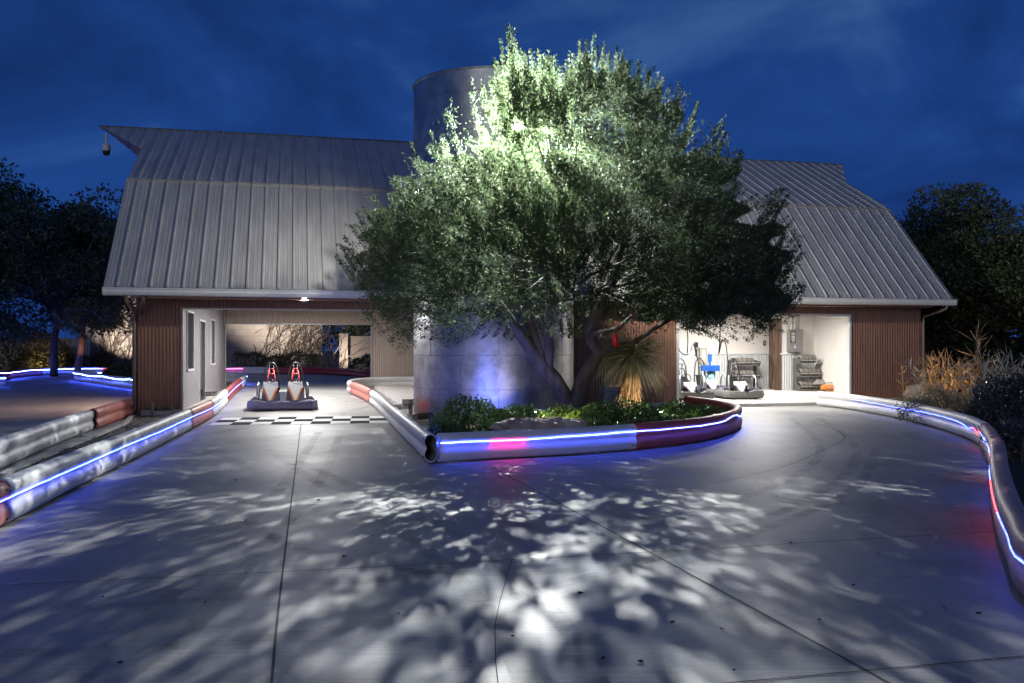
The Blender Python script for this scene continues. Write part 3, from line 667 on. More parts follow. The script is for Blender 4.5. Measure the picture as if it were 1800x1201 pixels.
# ------------------------------------------------------------------ silo
M_seam = mat("seam_steel", (.30, .31, .32), .5, metal=.8, var=.3)
SX, SY, SRad, STop = -.41, 20.55, 1.80, 7.32
silo = empty("silo", (SX, SY, 0), "tall round galvanised metal silo standing behind the big tree", "silo")
MB().lathe([(SRad-.06, -.1), (SRad-.06, .10), (.01, .10)], n=64).build("footing", M_slab, silo, True)
MB().lathe([(SRad-.02, STop-.02), (SRad+.015, STop-.02), (SRad+.03, STop+.02), (SRad-.0, STop+.03), (SRad-.05, STop), (.02, STop+.0)], n=96).build("top_rim", M_silo, silo, True)
zz = [.10, .93, 1.39+.0, 2.6, 3.8, 5.0, 6.1, 6.85]
rows_ = [.66, 1.37, 2.25, 3.2, 4.15, 5.1, 6.05, 6.85]
for z in rows_: MB().lathe([(SRad, z-.009), (SRad+.006, z-.008), (SRad+.006, z+.008), (SRad, z+.009)], n=96).build("seam_band", M_seam, silo)
mb = MB().lathe([(SRad, .10), (SRad, STop)], n=96); nsm = len(mb.f); mbb = mb; prev = .10
for i, z in enumerate(rows_+[STop]):
    for k in range(7):
        q = 2*math.pi*(k+(i % 2)*.5)/7+.3; x, y = math.cos(q), math.sin(q)
        mb.box((x*(SRad+.001), y*(SRad+.001), (prev+z)/2), (.006, .022, z-prev-.03), q)
        for t in range(5): mbb.box((x*(SRad+.006), y*(SRad+.006), prev+.1+(z-prev-.2)*t/4), (.012, .016, .016), q)
    if z < STop:
        for k in range(42):
            q = 2*math.pi*k/42; mbb.box((math.cos(q)*(SRad+.008), math.sin(q)*(SRad+.008), z), (.014, .02, .02), q)
    prev = z
o = mb.build("shell", M_silo, silo)
o.data.materials.append(M_seam)
for f_ in o.data.polygons[:nsm]: f_.use_smooth = True
for f_ in o.data.polygons[nsm:]: f_.material_index = 1

# elk-shaped ornament on the silo's top
ek = empty("animal_ornament", AT(884, 116, 19.3), "dark elk shaped ornament with antlers on the silo's top", "ornament")
MB().tube([(.25, .1, -.25), (.12, .05, -.04), (.0, 0, .04), (-.10, 0, .06), (-.19, 0, .03), (-.24, 0, .0)], [.14, .10, .07, .06, .045, .03], 10).build("head", M_black, ek, True)
for sg in (-1, 1):
    MB().tube([(.0, sg*.04, .09), (.06, sg*.12, .13), (.17, sg*.17, .14), (.26, sg*.18, .22)], [.016, .014, .012, .006], 6).tube([(.06, sg*.12, .13), (.05, sg*.14, .21)], [.011, .005], 5).tube([(.12, sg*.15, .14), (.13, sg*.17, .24)], [.011, .005], 5).tube([(.17, sg*.17, .14), (.20, sg*.19, .27)], [.011, .005], 5).build("antler", M_black, ek, True)
    MB().tube([(.02, sg*.06, .07), (.04, sg*.12, .09)], [.025, .006], 6).build("ear", M_black, ek, True)

# floodlight on the silo
LP = Vector(AT(909, 223, 18.45))
fl = empty("floodlight", LP, "glaring cool white floodlight on the silo face inside the tree's crown", "floodlight")
MB().box((0, .10, 0), (.30, .09, .20), rx=RAD(12)).box((0, .22, -.02), (.06, .22, .06)).build("housing", M_dgrey, fl)
for x in (-.0, .11): MB().box((x-.02, .048, .0), (.07, .012, .07), rx=RAD(12)).build("lens", LEDW, fl)
lamp("floodlight_beam", 'SPOT', (0, -.02, 0), 15500, (.97, .99, .97), (0, -10, -3.4), .014, 100, 1.0, parent=fl)
lamp("floodlight_beam", 'SPOT', (.06, -.04, .02), 7500, (.93, .98, 1), (0, -10, .8), .02, 178, .2, parent=fl)
FLS = [LP]
for sg, zf, en, lb in ((-1, 4.85, 600, "second floodlight low on the silo's left flank, hidden among the leaves"), (1, 4.85, 2600, "third floodlight low on the silo's right flank, hidden among the leaves")):  # flank floodlights assumed from the lit roof and leaves; neither is seen
    nx_, ny_ = sg*.80, -.60; c_ = Vector((SX+nx_*(SRad+.20), SY+ny_*(SRad+.20), zf)); FLS.append(c_+Vector((nx_, ny_, 0))*.34)
    f2_assumed = empty("floodlight", c_, lb, "floodlight", rz=math.atan2(ny_, nx_)+math.pi/2)
    MB().box((0, .03, 0), (.22, .07, .16)).box((0, .12, 0), (.05, .14, .05)).build("housing", M_dgrey, f2_assumed)
    MB().box((0, -.011, 0), (.12, .012, .08)).build("lens", glow("assumed_flank_lens", (1, .95, .85), 60), f2_assumed)
    lamp("floodlight_beam", 'SPOT', (0, -.30, .0), en, (1, .96, .88), None, .08, 92, .75, parent=f2_assumed)
    if sg < 0: lamp("floodlight_beam", 'SPOT', (0, -.30, .0), 260, (1, .98, .90), (-.4, -2, .1), .05, 165, .4, parent=f2_assumed)  # extra beam added to light the left foliage
    l2 = [c for c in f2_assumed.children if c.type == 'LIGHT'][0]; l2.rotation_euler = (f2_assumed.matrix_basis.to_3x3().inverted() @ (Vector(BW(*((2.6, 1.0, 4.6) if sg < 0 else (15.6, 1.0, 4.6))))-(c_+Vector((nx_, ny_, 0))*.3))).to_track_quat('-Z', 'Y').to_euler()

# ------------------------------------------------------------------ big tree
rng = np.random.default_rng(11)
TB = (1.20, 18.2)
tree = empty("shade_tree", (*TB, .05), "large floodlit feathery evergreen tree with twin leaning trunks in the planting bed", "tree")
def T(px, py, d): a = AT(px, py, d); return (a[0]-TB[0], a[1]-TB[1], a[2]-.05)
mb = MB()
mb.tube([(-.02, 0, -.15), T(1000, 712, 18.2), T(975, 668, 18.1), T(945, 632, 18.0), T(920, 596, 17.9), T(897, 560, 17.7), T(868, 520, 17.4), T(830, 470, 17.2)], [.24, .19, .165, .15, .115, .085, .07, .04], 10)
mb.tube([T(948, 634, 18.0), T(938, 590, 18.05), T(928, 545, 18.1), T(925, 470, 18.0), T(940, 380, 17.8)], [.13, .11, .10, .08, .05], 9)
mb.tube([T(962, 650, 18.05), T(966, 615, 18.0), T(960, 570, 17.9), T(975, 500, 17.8), T(985, 430, 17.6), T(965, 340, 17.6), T(960, 260, 17.6)], [.12, .10, .085, .08, .07, .055, .03], 9)
mb.tube([(.06, 0, -.15), T(1014, 705, 18.2), T(1024, 668, 18.3), T(1045, 632, 18.3), T(1052, 618, 18.3), T(1040, 597, 18.2), T(1034, 580, 18.1), T(1050, 545, 18.0), T(1080, 490, 17.9), T(1100, 400, 17.8), T(1090, 300, 17.8)], [.23, .18, .15, .135, .135, .12, .10, .09, .08, .06, .03], 10)
mb.tube([T(1055, 620, 18.3), T(1085, 610, 18.1), T(1112, 604, 17.9), T(1140, 585, 17.6), T(1180, 560, 17.2), T(1240, 530, 16.9), T(1310, 510, 16.9)], [.09, .06, .05, .045, .04, .03, .015], 8)
mb.tube([T(1036, 588, 18.1), T(1060, 584, 17.8), T(1088, 577, 17.5), T(1110, 555, 17.3)], [.07, .055, .045, .03], 8)
OUT = [(895, 66), (915, 110), (935, 120), (965, 100), (985, 130), (1020, 100), (1045, 82), (1060, 108), (1100, 108), (1120, 135), (1150, 138), (1165, 158), (1195, 170), (1222, 214), (1208, 250), (1274, 235), (1262, 275),
       (1306, 285), (1295, 335), (1330, 390), (1372, 352), (1378, 420), (1398, 450), (1380, 485), (1402, 518), (1372, 548), (1345, 575), (1300, 560), (1255, 588), (1190, 570), (1140, 572), (1090, 566), (1040, 552), (1000, 560), (960, 556),
       (910, 580), (850, 575), (800, 592), (740, 585), (700, 590), (668, 555), (640, 525), (622, 480), (600, 448), (640, 405), (655, 360), (690, 315), (735, 270), (762, 250), (790, 190), (802, 262), (842, 232), (828, 160), (860, 150), (880, 120)]
OA = np.array(OUT, float)
def inpoly(x, y):
    c = np.zeros(len(x), bool); n = len(OA)
    for i in range(n):
        x1, y1 = OA[i]; x2, y2 = OA[(i+1) % n]
        with np.errstate(divide='ignore', invalid='ignore'):
            c ^= ((y1 > y) != (y2 > y)) & (x < (x2-x1)*(y-y1)/(y2-y1+1e-12)+x1)
    return c
def edist(x, y):                                      # pixel distance to the outline
    d = np.full(len(x), 1e9)
    for i in range(len(OA)):
        a, b = OA[i], OA[(i+1) % len(OA)]; ab = b-a
        t = np.clip(((x-a[0])*ab[0]+(y-a[1])*ab[1])/(ab@ab), 0, 1)
        d = np.minimum(d, np.hypot(x-a[0]-t*ab[0], y-a[1]-t*ab[1]))
    return d
def doff(q): return 1.35*np.clip((850-np.asarray(q, float))/220, 0, 1)
px = rng.uniform(600, 1410, 9000); py = rng.uniform(60, 595, 9000); k = inpoly(px, py); px, py = px[k], py[k]
ed = edist(px, py); half = 2.75*np.sqrt(np.clip(1-(1-np.clip(ed/210, 0, 1))**2, .02, 1))
dy = 17.75+doff(px)+rng.choice([-1, 1], len(px), p=[.6, .4])*half*np.where(px < 800, .62, 1)*rng.uniform(.15, 1, len(px))**.5
C = np.stack([(px-900)/F*dy, dy, H+(YH-py)*dy/F], 1)
keep = (np.hypot(C[:, 0]-SX, C[:, 1]-SY) > SRad+.35) & (C[:, 1] < np.where(px < 740, 20.3, 18.7)) & (ed > 24)
C = C[keep]; ed = ed[keep]
cl_ = []
for p in C:                                           # Poisson-like choice of clump centres
    if len(cl_) >= 215: break
    if not cl_ or np.min(np.linalg.norm(np.array(cl_)-p, axis=1)) > .50: cl_.append(p)
CL = np.array(cl_); root = np.array([1.2, 18.0, 2.6])
for c in CL[rng.permutation(len(CL))[:60]]:
    st = root+(c-root)*.25+rng.normal(size=3)*.15; md = (st+c)/2+rng.normal(size=3)*.22
    o3 = np.array([*TB, .05]); mb.tube([tuple(st-o3), tuple(md-o3), tuple(c-o3)], [.035, .024, .010], 5)
mb.build("trunk", M_bark, tree, True)
PP, AA, LL = [], [], []; MODE = [0]
def spray(p, ax, ln, n, wid):
    ax = ax/np.linalg.norm(ax); t = rng.uniform(0, 1, n)**.85
    bend = np.array([0, 0, .10])*ln
    rad = unit(rng.normal(size=(n, 3))); rad = unit(rad-(rad@ax)[:, None]*ax)
    P = p+ax*(t*ln)[:, None]+bend*(t**2)[:, None]+rad*(wid*(1-t*.9)*rng.uniform(.1, 1, n))[:, None]
    PP.append(P); AA.append(ax*.75+rad*.6+rng.normal(size=(n, 3))*.25); LL.append(np.full(n, MODE[0]))
for c in CL:
    out = unit(c-root); up = np.array([0, 0, 1.0 if c[2] > 3.2 else .15])
    for j in range(28):
        d = out*.9+up+rng.normal(size=3)*.55; p = c+rng.normal(size=3)*np.array([.26, .26, .22])
        spray(p, d, rng.uniform(.35, .80), 84, rng.uniform(.06, .12))
# extra clumps low on the right, then unseen inner ones added to block lamplight
for i in range(46):
    q_ = (rng.uniform(1120, 1372), rng.uniform(415, 555)); d_ = rng.uniform(16.6, 18.6); c = np.array(AT(*q_, d_))
    for j in range(20): spray(c+rng.normal(size=3)*.26, unit(c-root)+rng.normal(size=3)*.6+np.array([.2, 0, .3]), rng.uniform(.35, .8), 80, .10)
for i in range(95):
    c = np.array([rng.uniform(-1.9, 4.6), rng.uniform(16.6, 18.4), rng.uniform(3.0, 5.6)])
    for j in range(12): spray(c+rng.normal(size=3)*.25, unit(c-root)+rng.normal(size=3)*.7+np.array([0, 0, .5]), rng.uniform(.35, .7), 60, .10)
MODE[0] = 1
# feathery tips along the outline
for i in range(230):
    k_ = rng.integers(0, len(OA)); a, b = OA[k_-1], OA[k_]; q = a+(b-a)*rng.uniform()
    if q[1] > 560: continue
    d = 17.75+doff(q[0])+rng.uniform(-1.4, 1.0); ln = rng.uniform(.6, 1.35); n2 = (q-np.array([1000, 480.])); n2 /= np.linalg.norm(n2)
    dv = np.array([n2[0]*.7, rng.normal()*.15, max(-n2[1], 0)*.6+.75]); dv /= np.linalg.norm(dv)
    k2 = rng.uniform(-20, 22); tip = np.array(AT(q[0]+n2[0]*k2, q[1]+n2[1]*k2, d)); spray(tip-dv*ln, dv, ln, 230, .07)
for i in range(len(OA)):
    a, b = OA[i-1], OA[i]; nx = OA[(i+1) % len(OA)]
    for f in np.linspace(0, 1, 1+int(np.hypot(*(b-a))//13))[1:]:
        q = a+(b-a)*f; ctr = np.array([1000, 400.]); n2 = (q-ctr)/np.linalg.norm(q-ctr)
        d = 17.75+doff(q[0])+rng.uniform(-.7, .7); ln = rng.uniform(.35, .85)
        base = q-n2*ln*.75*F/d*(1 if q[1] < 540 else .6)
        p = np.array([(base[0]-900)/F*d, d, H+(YH-base[1])*d/F])
        dirv = np.array([n2[0], rng.normal()*.2, -n2[1]+(.45 if q[1] < 500 else .0)])
        spray(p, dirv, ln, 95, .095)
MODE[0] = 2
for (qx, qy, ln) in ((897, 66, 1.5), (1043, 80, 1.2), (1093, 105, .9), (1022, 95, .7), (790, 186, 1.0), (965, 98, .8), (1150, 135, .8), (1274, 233, .9), (1305, 284, .8), (1376, 350, 1.0), (600, 447, .8), (1188, 165, .7), (832, 150, .9), (1410, 516, .9), (1400, 450, .8), (640, 395, .9), (690, 300, .9), (735, 262, .9)):
    d = 17.6+doff(qx); px_ = qx+(10 if qx < 1000 else -10); 
    tip = np.array(AT(qx, qy, d)); bs = np.array(AT(qx+(14 if qx < 1000 else -14)*(2.2 if qy > 250 else .6), qy+ln*F/d*(.95 if qy < 300 else .7), d))
    for r_ in range(3): spray(bs+rng.normal(size=3)*.05, tip-bs+rng.normal(size=3)*.05, np.linalg.norm(tip-bs)*rng.uniform(.75, 1.05), 110, .13)
P = np.concatenate(PP); A = np.concatenate(AA); LM = np.concatenate(LL)
pxx = 900+F*P[:, 0]/P[:, 1]; pyy = YH-F*(P[:, 2]-H)/P[:, 1]
ins = inpoly(pxx, pyy); ee = edist(pxx, pyy); lim = np.where(LM == 1, 36, 80)
ang = np.arctan2(pyy-420, pxx-1000); notch = np.clip(.5+.5*np.sin(ang*31+2*np.sin(ang*7))+.4*np.sin(ang*57+1), 0, 1.4)*np.where(pyy < 520, 34, 16)
sil = np.where(LM == 0, ins & (ee > notch*rng.uniform(.6, 1.0, len(P))), ins | (ee < lim))
lp = np.array(LP); camp = np.array([0, 0, H]); ray = camp-lp; ray /= np.linalg.norm(ray)
rel = P-lp; along = rel@ray; perp = np.linalg.norm(rel-along[:, None]*ray, axis=1)
rel0 = P-lp; az = np.degrees(np.arctan2(rel0[:, 0], -rel0[:, 1])); el_ = np.degrees(np.arctan2(rel0[:, 2], np.hypot(rel0[:, 0], rel0[:, 1])))
kw = rng.normal(size=(14, 2))*np.array([.42, .60]); kp_ = rng.uniform(0, 6.28, 14); fld = np.zeros(len(P))
for (a_, b_), c_ in zip(kw, kp_): fld += np.sin(az*a_+el_*b_+c_)
fld /= 14**.5
fine = sum(np.sin(az*a_+el_*b_+c_) for (a_, b_), c_ in zip(rng.normal(size=(12, 2))*np.array([4.2, 5.5]), rng.uniform(0, 6.28, 12)))/12**.5
open_ = (fld*.6+fine*.9+rng.normal(size=len(P))*.22 > .40-.62*np.exp(-((el_+21)/7)**2)*np.exp(-(az/34)**2)-.40*((az > 6) & (az < 32) & (el_ > -34))+.45*(el_ < -33)) & (el_ > -36) & (el_ < -9) & (np.abs(az) < 68) & (rng.random(len(P)) < .93)  # leaf gaps shaped along the floodlight's rays so dapples reach the track
open_ |= (fine > np.where(el_ < -50, .35, 1.35)) & (el_ > -78) & (el_ <= -36) & (rng.random(len(P)) < .93)
back_ = (P[:, 1] > np.where(P[:, 0] < -1.2, 20.6, 18.75)) & (P[:, 2] > 3.2)
hx = np.where(rel0[:, 0] < 0, 3.3, 1.3); hz = np.where(rel0[:, 2] < 0, np.where(rel0[:, 0] < 0, 2.3, 1.6), 1.0)
hol = ((rel0[:, 0]/hx)**2+(rel0[:, 1]/1.35)**2+(rel0[:, 2]/hz)**2 < 1) & (rng.random(len(P)) < .85)
ok = sil & ~open_ & ~back_ & ~hol & (np.hypot(P[:, 0]-SX, P[:, 1]-SY) > SRad+.08) & ~((along > -.2) & (perp < .07+.012*along)) & np.all([np.linalg.norm(P-np.array(q_), axis=1) > .80 for q_ in FLS], axis=0)
P, A = P[ok], A[ok]; print("leaves", len(P))
V = leaf_quads(rng, P, A, rng.uniform(.038, .072, len(P)), rng.uniform(.011, .022, len(P)))
quads("crown", V-np.array([*TB, .05]), M_leaf, tree)

# red feeder hanging from the right hand branch
fd = empty("bird_feeder", AT(1082, 612, 17.75), "red glass bird feeder hanging under a branch of the big tree", "bird feeder")
MB().lathe([(.001, .02), (.045, .03), (.052, .12), (.05, .22), (.03, .27), (.001, .28)], n=14).build("bottle", mat("red_glass", (.55, .01, .015), .15, var=.1), fd, True)
MB().lathe([(.001, -.02), (.08, -.015), (.085, .01), (.05, .025), (.001, .025)], n=14).build("tray", M_black, fd, True)
MB().tube([(0, 0, .27), (0, 0, .42)], .006, 5).build("hook", M_black, fd)

# ------------------------------------------------------------------ shrubs and other plants
def shrub(name, c, r, n, m, label, cat="shrub", group=None, leaf=(.05, .028), seed=0, lump=.28, parent=None, stems=True):
    rg = np.random.default_rng(seed+50); root = empty(name, c, label, cat, group)
    u = unit(rg.normal(size=(n, 3))); u[:, 2] = np.abs(u[:, 2])
    k = rg.normal(size=(5, 3))*2.2; ph = rg.uniform(0, 6.28, 5)
    f = 1+lump*np.mean(np.sin(u@k.T*2+ph), 1)*1.6
    rad = f*rg.uniform(.55, 1.0, n)**.45
    P = u*np.array(r)*rad[:, None]; A = u*.8+rg.normal(size=(n, 3))*.6
    quads("foliage", leaf_quads(rg, P, A, rg.uniform(.7, 1.3, n)*leaf[0], rg.uniform(.7, 1.3, n)*leaf[1]), m, root)
    if stems:
        mb = MB()
        for i in range(9):
            d = unit(rg.normal(size=3)); d[2] = abs(d[2])+.3; e_ = d*np.array(r)*.8
            mb.tube([(0, 0, -.05), tuple(e_*.5+rg.normal(size=3)*.02), tuple(e_)], [.018, .012, .005], 5)
        mb.build("stem", M_bark, root)
    return root
def S(px, py, d, dz=0): a = AT(px, py, d); return (a[0], a[1], gz(a[0], a[1])+.04)
GRP = "leafy green shrubs in the planting bed"
for i, (px_, d, r, n, lb) in enumerate(((835, 14.8, (.72, .65, .58), 3600, "tallest leafy green mound at the left end of the planting bed"), (778, 13.9, (.32, .4, .42), 1300, "small leafy clump in the bed's sharp left corner"),
        (905, 15.8, (.6, .5, .42), 2000, "low leafy patch behind the flat rock, before the silo"), (975, 16.8, (.5, .5, .36), 1700, "leafy patch at the foot of the twin tree trunks"),
        (1050, 16.2, (.62, .8, .50), 2800, "leafy mound right of the tree trunks behind the rock's right end"), (1130, 16.8, (.72, .9, .46), 2800, "leafy mound in front of the straw-skirted yucca"),
        (1200, 17.6, (.62, .8, .42), 2400, "leafy mound in front of the brown wall's right end"), (1245, 18.0, (.40, .7, .30), 1400, "low leafy tuft inside the bed barrier's rounded right end"), (1060, 14.9, (.5, .3, .28), 1200, "low leafy fringe right behind the white and red barrier joint"),
        (1160, 15.6, (.6, .35, .28), 1300, "low leafy fringe behind the wavy blue light rope"))):
    shrub("leafy_shrub", S(px_, 700, d), r, int(n*1.25), M_shrub, lb, "shrub", GRP, (.062, .036), i)
# rock
def rock(name, c, r, label, seed, group=None):
    rg = random.Random(seed); rows = []
    for i in range(9):
        th = math.pi*i/8; row = []
        for j in range(21):
            q = 2*math.pi*(j % 20)/20; k = 1+.12*math.sin(3*q+seed)+.10*math.sin(5*q+i)+.07*math.sin(9*q+2*i)
            x, y, z = math.sin(th)*math.cos(q), math.sin(th)*math.sin(q), math.cos(th)
            sx = math.copysign(abs(x)**.75, x); sz = math.copysign(min(abs(z)**.6, .9), z)
            row.append((sx*r[0]*k, y*r[1]*k, sz*r[2]*(1+.1*math.sin(4*q+seed))))
        rows.append(row)
    return tag(MB().grid(rows).build(name, M_rock, smooth=False, loc=c), label, "rock", group)
rk = G(948, 782); rock("flat_rock", (rk[0], 14.3, .28), (.68, .34, .15), "long flat tan rock lying just behind the bed's blue lit barrier", 3)
a = AT(1625, 684, 24.5); rock("boulder", (a[0], a[1], .18), (.5, .5, .38), "dim rounded boulder beside the barn's right corner", 5)
# small garden spotlights
def uplight(loc, aim, energy, label, col=(1, .66, .32), spot=95, size=.04):
    r = empty("garden_spotlight", loc, label, "garden spotlight", "small garden spotlights")
    d = (Vector(aim)-Vector(loc)).normalized()
    MB().tube([(0, 0, -.04), (0, 0, .08)], .012, 6).tube([tuple(Vector((0, 0, .10))-d*.06), tuple(Vector((0, 0, .10))+d*.03)], .035, 10).build("body", M_black, r)
    MB().tube([tuple(Vector((0, 0, .10))+d*.031), tuple(Vector((0, 0, .10))+d*.034)], .03, 10).build("lens", WARM, r)
    l_ = lamp("spotlight_beam", 'SPOT', tuple(Vector((0, 0, .10))+d*.06), energy, col, tuple(Vector((0, 0, .10))+d), size, spot, .6, parent=r)
a = S(985, 700, 15.6); uplight((a[0], a[1], .12), (a[0]-.3, a[1]+4, .6), 60, "little yellow spotlight glowing among leaves behind the flat rock", (1, .8, .25), 130)
yc = AT(1106, 708, 19.3)
uplight((yc[0]+.35, yc[1]-.95, .1), (yc[0], yc[1], 1.05), 95, "assumed little warm spotlight aimed at the yucca's straw trunk", (1, .84, .60), spot=100)  # fixture assumed from the warm light on the trunk

a = S(800, 700, 16.2); uplight((a[0], a[1]+.3, .12), (a[0]-.1, a[1]+2.2, 1.7), 130, "added small blue spotlight hidden behind the tallest leafy mound, facing the silo", (.10, .16, 1.0), 100)  # unseen blue lamp added to tint the silo
a = S(880, 700, 16.6); uplight((a[0], a[1]+.2, .12), (a[0], a[1]+2.2, 1.1), 60, "added small blue spotlight between the rock and the silo", (.12, .18, 1.0), 120)  # another unseen lamp, added to widen the blue on the silo
a = S(955, 700, 16.7); uplight((a[0], a[1]+.1, .12), (a[0]+.1, a[1]+2.2, 1.6), 80, "added small blue spotlight by the trunks facing the silo", (.12, .18, 1.0), 90)  # unseen lamp added for the silo's blue on the right
# yucca
yu = empty("yucca_tree", (yc[0], yc[1], .05), "yucca with a shaggy drooping blade head and a straw coloured skirted trunk", "yucca")
rg = np.random.default_rng(5)
MB().tube([(0, 0, -.1), (0, 0, .35), (.01, 0, .7), (.02, 0, 1.2)], [.20, .17, .16, .12], 12).build("trunk", M_straw, yu, True)
n = 900; q = rg.uniform(0, 6.28, n); z = rg.uniform(.12, 1.0, n); P = np.stack([.17*np.cos(q), .17*np.sin(q), z], 1)
A = np.stack([np.cos(q)*.22, np.sin(q)*.22, -np.ones(n)], 1)+rg.normal(size=(n, 3))*.12
quads("straw_skirt", leaf_quads(rg, P, A, rg.uniform(.18, .42, n), .02), M_straw, yu)
def blades(rg, n, c, r0, length, droop, width, zmin=-1., zmax=1.):
    Q = []
    u = unit(rg.normal(size=(n, 3))); u[:, 2] = rg.uniform(zmin, zmax, n); u = unit(u)
    for i in range(n):
        ln = length*rg.uniform(.75, 1.15); p = np.array(c)+u[i]*r0; d = u[i].copy(); sd = unit(np.cross(d, rg.normal(size=3)))
        prev = (p-sd*width/2, p+sd*width/2)
        for s in range(4):
            p = p+d*ln/4; d = unit(d+np.array([0, 0, -droop])); w = width*(1-(s+1)/4.3); nw = (p-sd*w/2, p+sd*w/2)
            Q.append([prev[0], prev[1], nw[1], nw[0]]); prev = nw
    return np.array(Q)
quads("blade_head", blades(rg, 1100, (.08, 0, 1.32), .08, .92, .24, .017, -.8, .9), M_yucca, yu)

bx = AT(1075, 690, 20.9)
bo = empty("utility_box", (bx[0], bx[1], .05), "grey louvred utility box against the brown wall, left of the yucca", "utility box", rz=TH)
MB().box((0, 0, .33), (.44, .3, .56)).build("cabinet", M_greytrim, bo)
mb = MB()
for i in range(9): mb.box((.02, -.155, .12+i*.045), (.34, .012, .012))
mb.build("louvre", M_dgrey, bo)

# right hand garden
shrub("ground_cover_shrub", S(1602, 700, 21.2), (.75, .45, .34), 2200, M_sage, "pale green low shrub just behind the right barrier's far end, below the brown wall", "shrub", None, (.06, .03), 21)
shrub("dome_shrub", S(1660, 700, 18.4), (.85, .8, .58), 4500, M_sage, "grey green dome shaped shrub in front of the dry grass", "shrub", None, (.05, .02), 22)
shrub("dark_bush", S(1800, 720, 16.3), (1.15, 1.1, .98), 9500, M_bush, "big dark glossy bush filling the right edge above the barrier", "bush", None, (.075, .03), 23)
shrub("dark_bush", S(1880, 740, 12.6), (.9, .9, .62), 3000, M_bush, "smaller dark bush low at the right edge, outside the barrier's bend", "bush", None, (.07, .03), 24)
def reeds(name, c, n, ht, sp, m, label, seed, lean=.25, width=.022):
    rg = np.random.default_rng(seed); root = empty(name, c, label, "ornamental grass"); Q = []
    for i in range(n):
        b = np.array([rg.normal()*sp, rg.normal()*sp*.7, 0]); d = unit(np.array([rg.normal()*lean, rg.normal()*lean, 1.])); h = ht*rg.uniform(.55, 1.1); sd = unit(np.cross(d, rg.normal(size=3)))
        pv = (b-sd*.005, b+sd*.005); p = b
        for s in range(5):
            p = p+d*h/5; d = unit(d+rg.normal(size=3)*.07); nw = (p-sd*.005, p+sd*.005); Q.append([pv[0], pv[1], nw[1], nw[0]]); pv = nw
            if s > 0:
                for _ in range(3):
                    lq = rg.normal(size=3)*.6+np.array([0, 0, .75]); Q.append(leaf_quads(rg, p[None], lq[None], h*rg.uniform(.18, .34), width)[0])
    quads("blades", np.array(Q), m, root); return root
reeds("dry_grass", S(1685, 690, 20.5), 95, 1.15, .40, M_straw, "tall dry straw coloured grass lit orange behind the dome shrub", 31)
reeds("dry_grass", S(1722, 690, 19.5), 6, 1.75, .05, M_straw, "single tall dry stalk cluster rising right of the orange grass", 32, .05, .03)
reeds("pale_reeds", S(1790, 690, 18.0), 75, 1.25, .5, M_reed, "pale grey green reeds above the big dark bush", 33, .3, .03)
reeds("pale_reeds", S(1632, 690, 22.5), 10, .85, .15, M_reed, "small dim reed tuft near the boulder by the barn's right corner", 34, .2, .025)
a = S(1668, 690, 19.0); uplight((a[0]+.2, a[1], .55), (a[0]+.5, a[1]+3, 1.1), 45, "assumed small warm spotlight under the orange lit dry grass", (1, .66, .36), 100)  # fixture assumed from the orange light on the grass
mb = MB(); rgd_ = random.Random(4)
for i in range(16):
    p = Vector(S(1790+rgd_.uniform(-25, 40), 760, rgd_.uniform(11.5, 14.5))); d = Vector((rgd_.uniform(-1, .3), rgd_.uniform(-.6, .4), rgd_.uniform(.2, .9)))
    mb.tube([p, p+d*.3+Vector((0, 0, .05)), p+d*.6], [.012, .008, .003], 5)
tag(mb.build("bare_twigs", M_tbark), "tangle of bare grey twigs outside the right barrier's bend", "twigs")

# ------------------------------------------------------------------ background trees, walls, hedges, vines
def bgtree(name, c, ht, crown_c, crown_r, n, m, label, trunk_r, seed, cat="tree", bark=M_bark, lean=(0, 0), leaf=(.22, .10), nclump=46, fork=.45, group="background trees round the track"):
    rg = np.random.default_rng(seed); root = empty(name, c, label, cat, group); mb = MB()
    f = np.array([lean[0], lean[1], ht*fork]); cc = np.array(crown_c)
    mb.tube([(0, 0, -.1), tuple(f*.5+rg.normal(size=3)*.08), tuple(f)], [trunk_r*1.15, trunk_r, trunk_r*.8], 9)
    PP, AA = [], []
    for i in range(nclump):
        u = unit(rg.normal(size=3)); k = rg.uniform(.35, 1)**.5; p = cc+u*np.array(crown_r)*k*(1+.15*rg.normal()); r = rg.uniform(.24, .42)*np.mean(crown_r)
        if i < 16: mb.tube([tuple(f), tuple((f+p)/2+rg.normal(size=3)*.25), tuple(p)], [trunk_r*.5, trunk_r*.28, trunk_r*.08], 6)
        m_ = n//nclump; q = unit(rg.normal(size=(m_, 3)))*(rg.uniform(.2, 1, m_)**.5)[:, None]*r*np.array([1.15, 1.15, .85]); PP.append(p+q); AA.append(unit(q)+rg.normal(size=(m_, 3))*.7+np.array([0, 0, .2]))
    mb.build("trunk", bark, root, True)
    P = np.concatenate(PP); A = np.concatenate(AA)
    quads("crown", leaf_quads(rg, P, A, rg.uniform(.7, 1.3, len(P))*leaf[0], rg.uniform(.7, 1.3, len(P))*leaf[1]), m, root)
    return root
def at0(px, d): x = (px-900)/F*d; return (x, d, gz(x, d)+.03)
bgtree("spreading_tree", at0(95, 46), 10.4, (-1.0, 0, 6.3), (4.6, 3.2, 3.8), 34000, M_dleaf, "dark spreading tree at far left with a forked purple lit trunk", .17, 101, lean=(.3, 0), fork=.33)
bgtree("spreading_tree", at0(135, 49), 9.0, (.6, 1, 5.6), (3.0, 2.6, 3.2), 24000, M_dleaf, "dark tree with a warm lit orange trunk beside the pale wall", .16, 102, bark=M_tbark, lean=(.3, 0), fork=.36)
bgtree("spreading_tree", at0(-60, 44), 10.4, (0, 0, 6.3), (4.0, 3, 3.7), 22000, M_dleaf, "dark tree crown cut off by the photo's left edge", .2, 103)
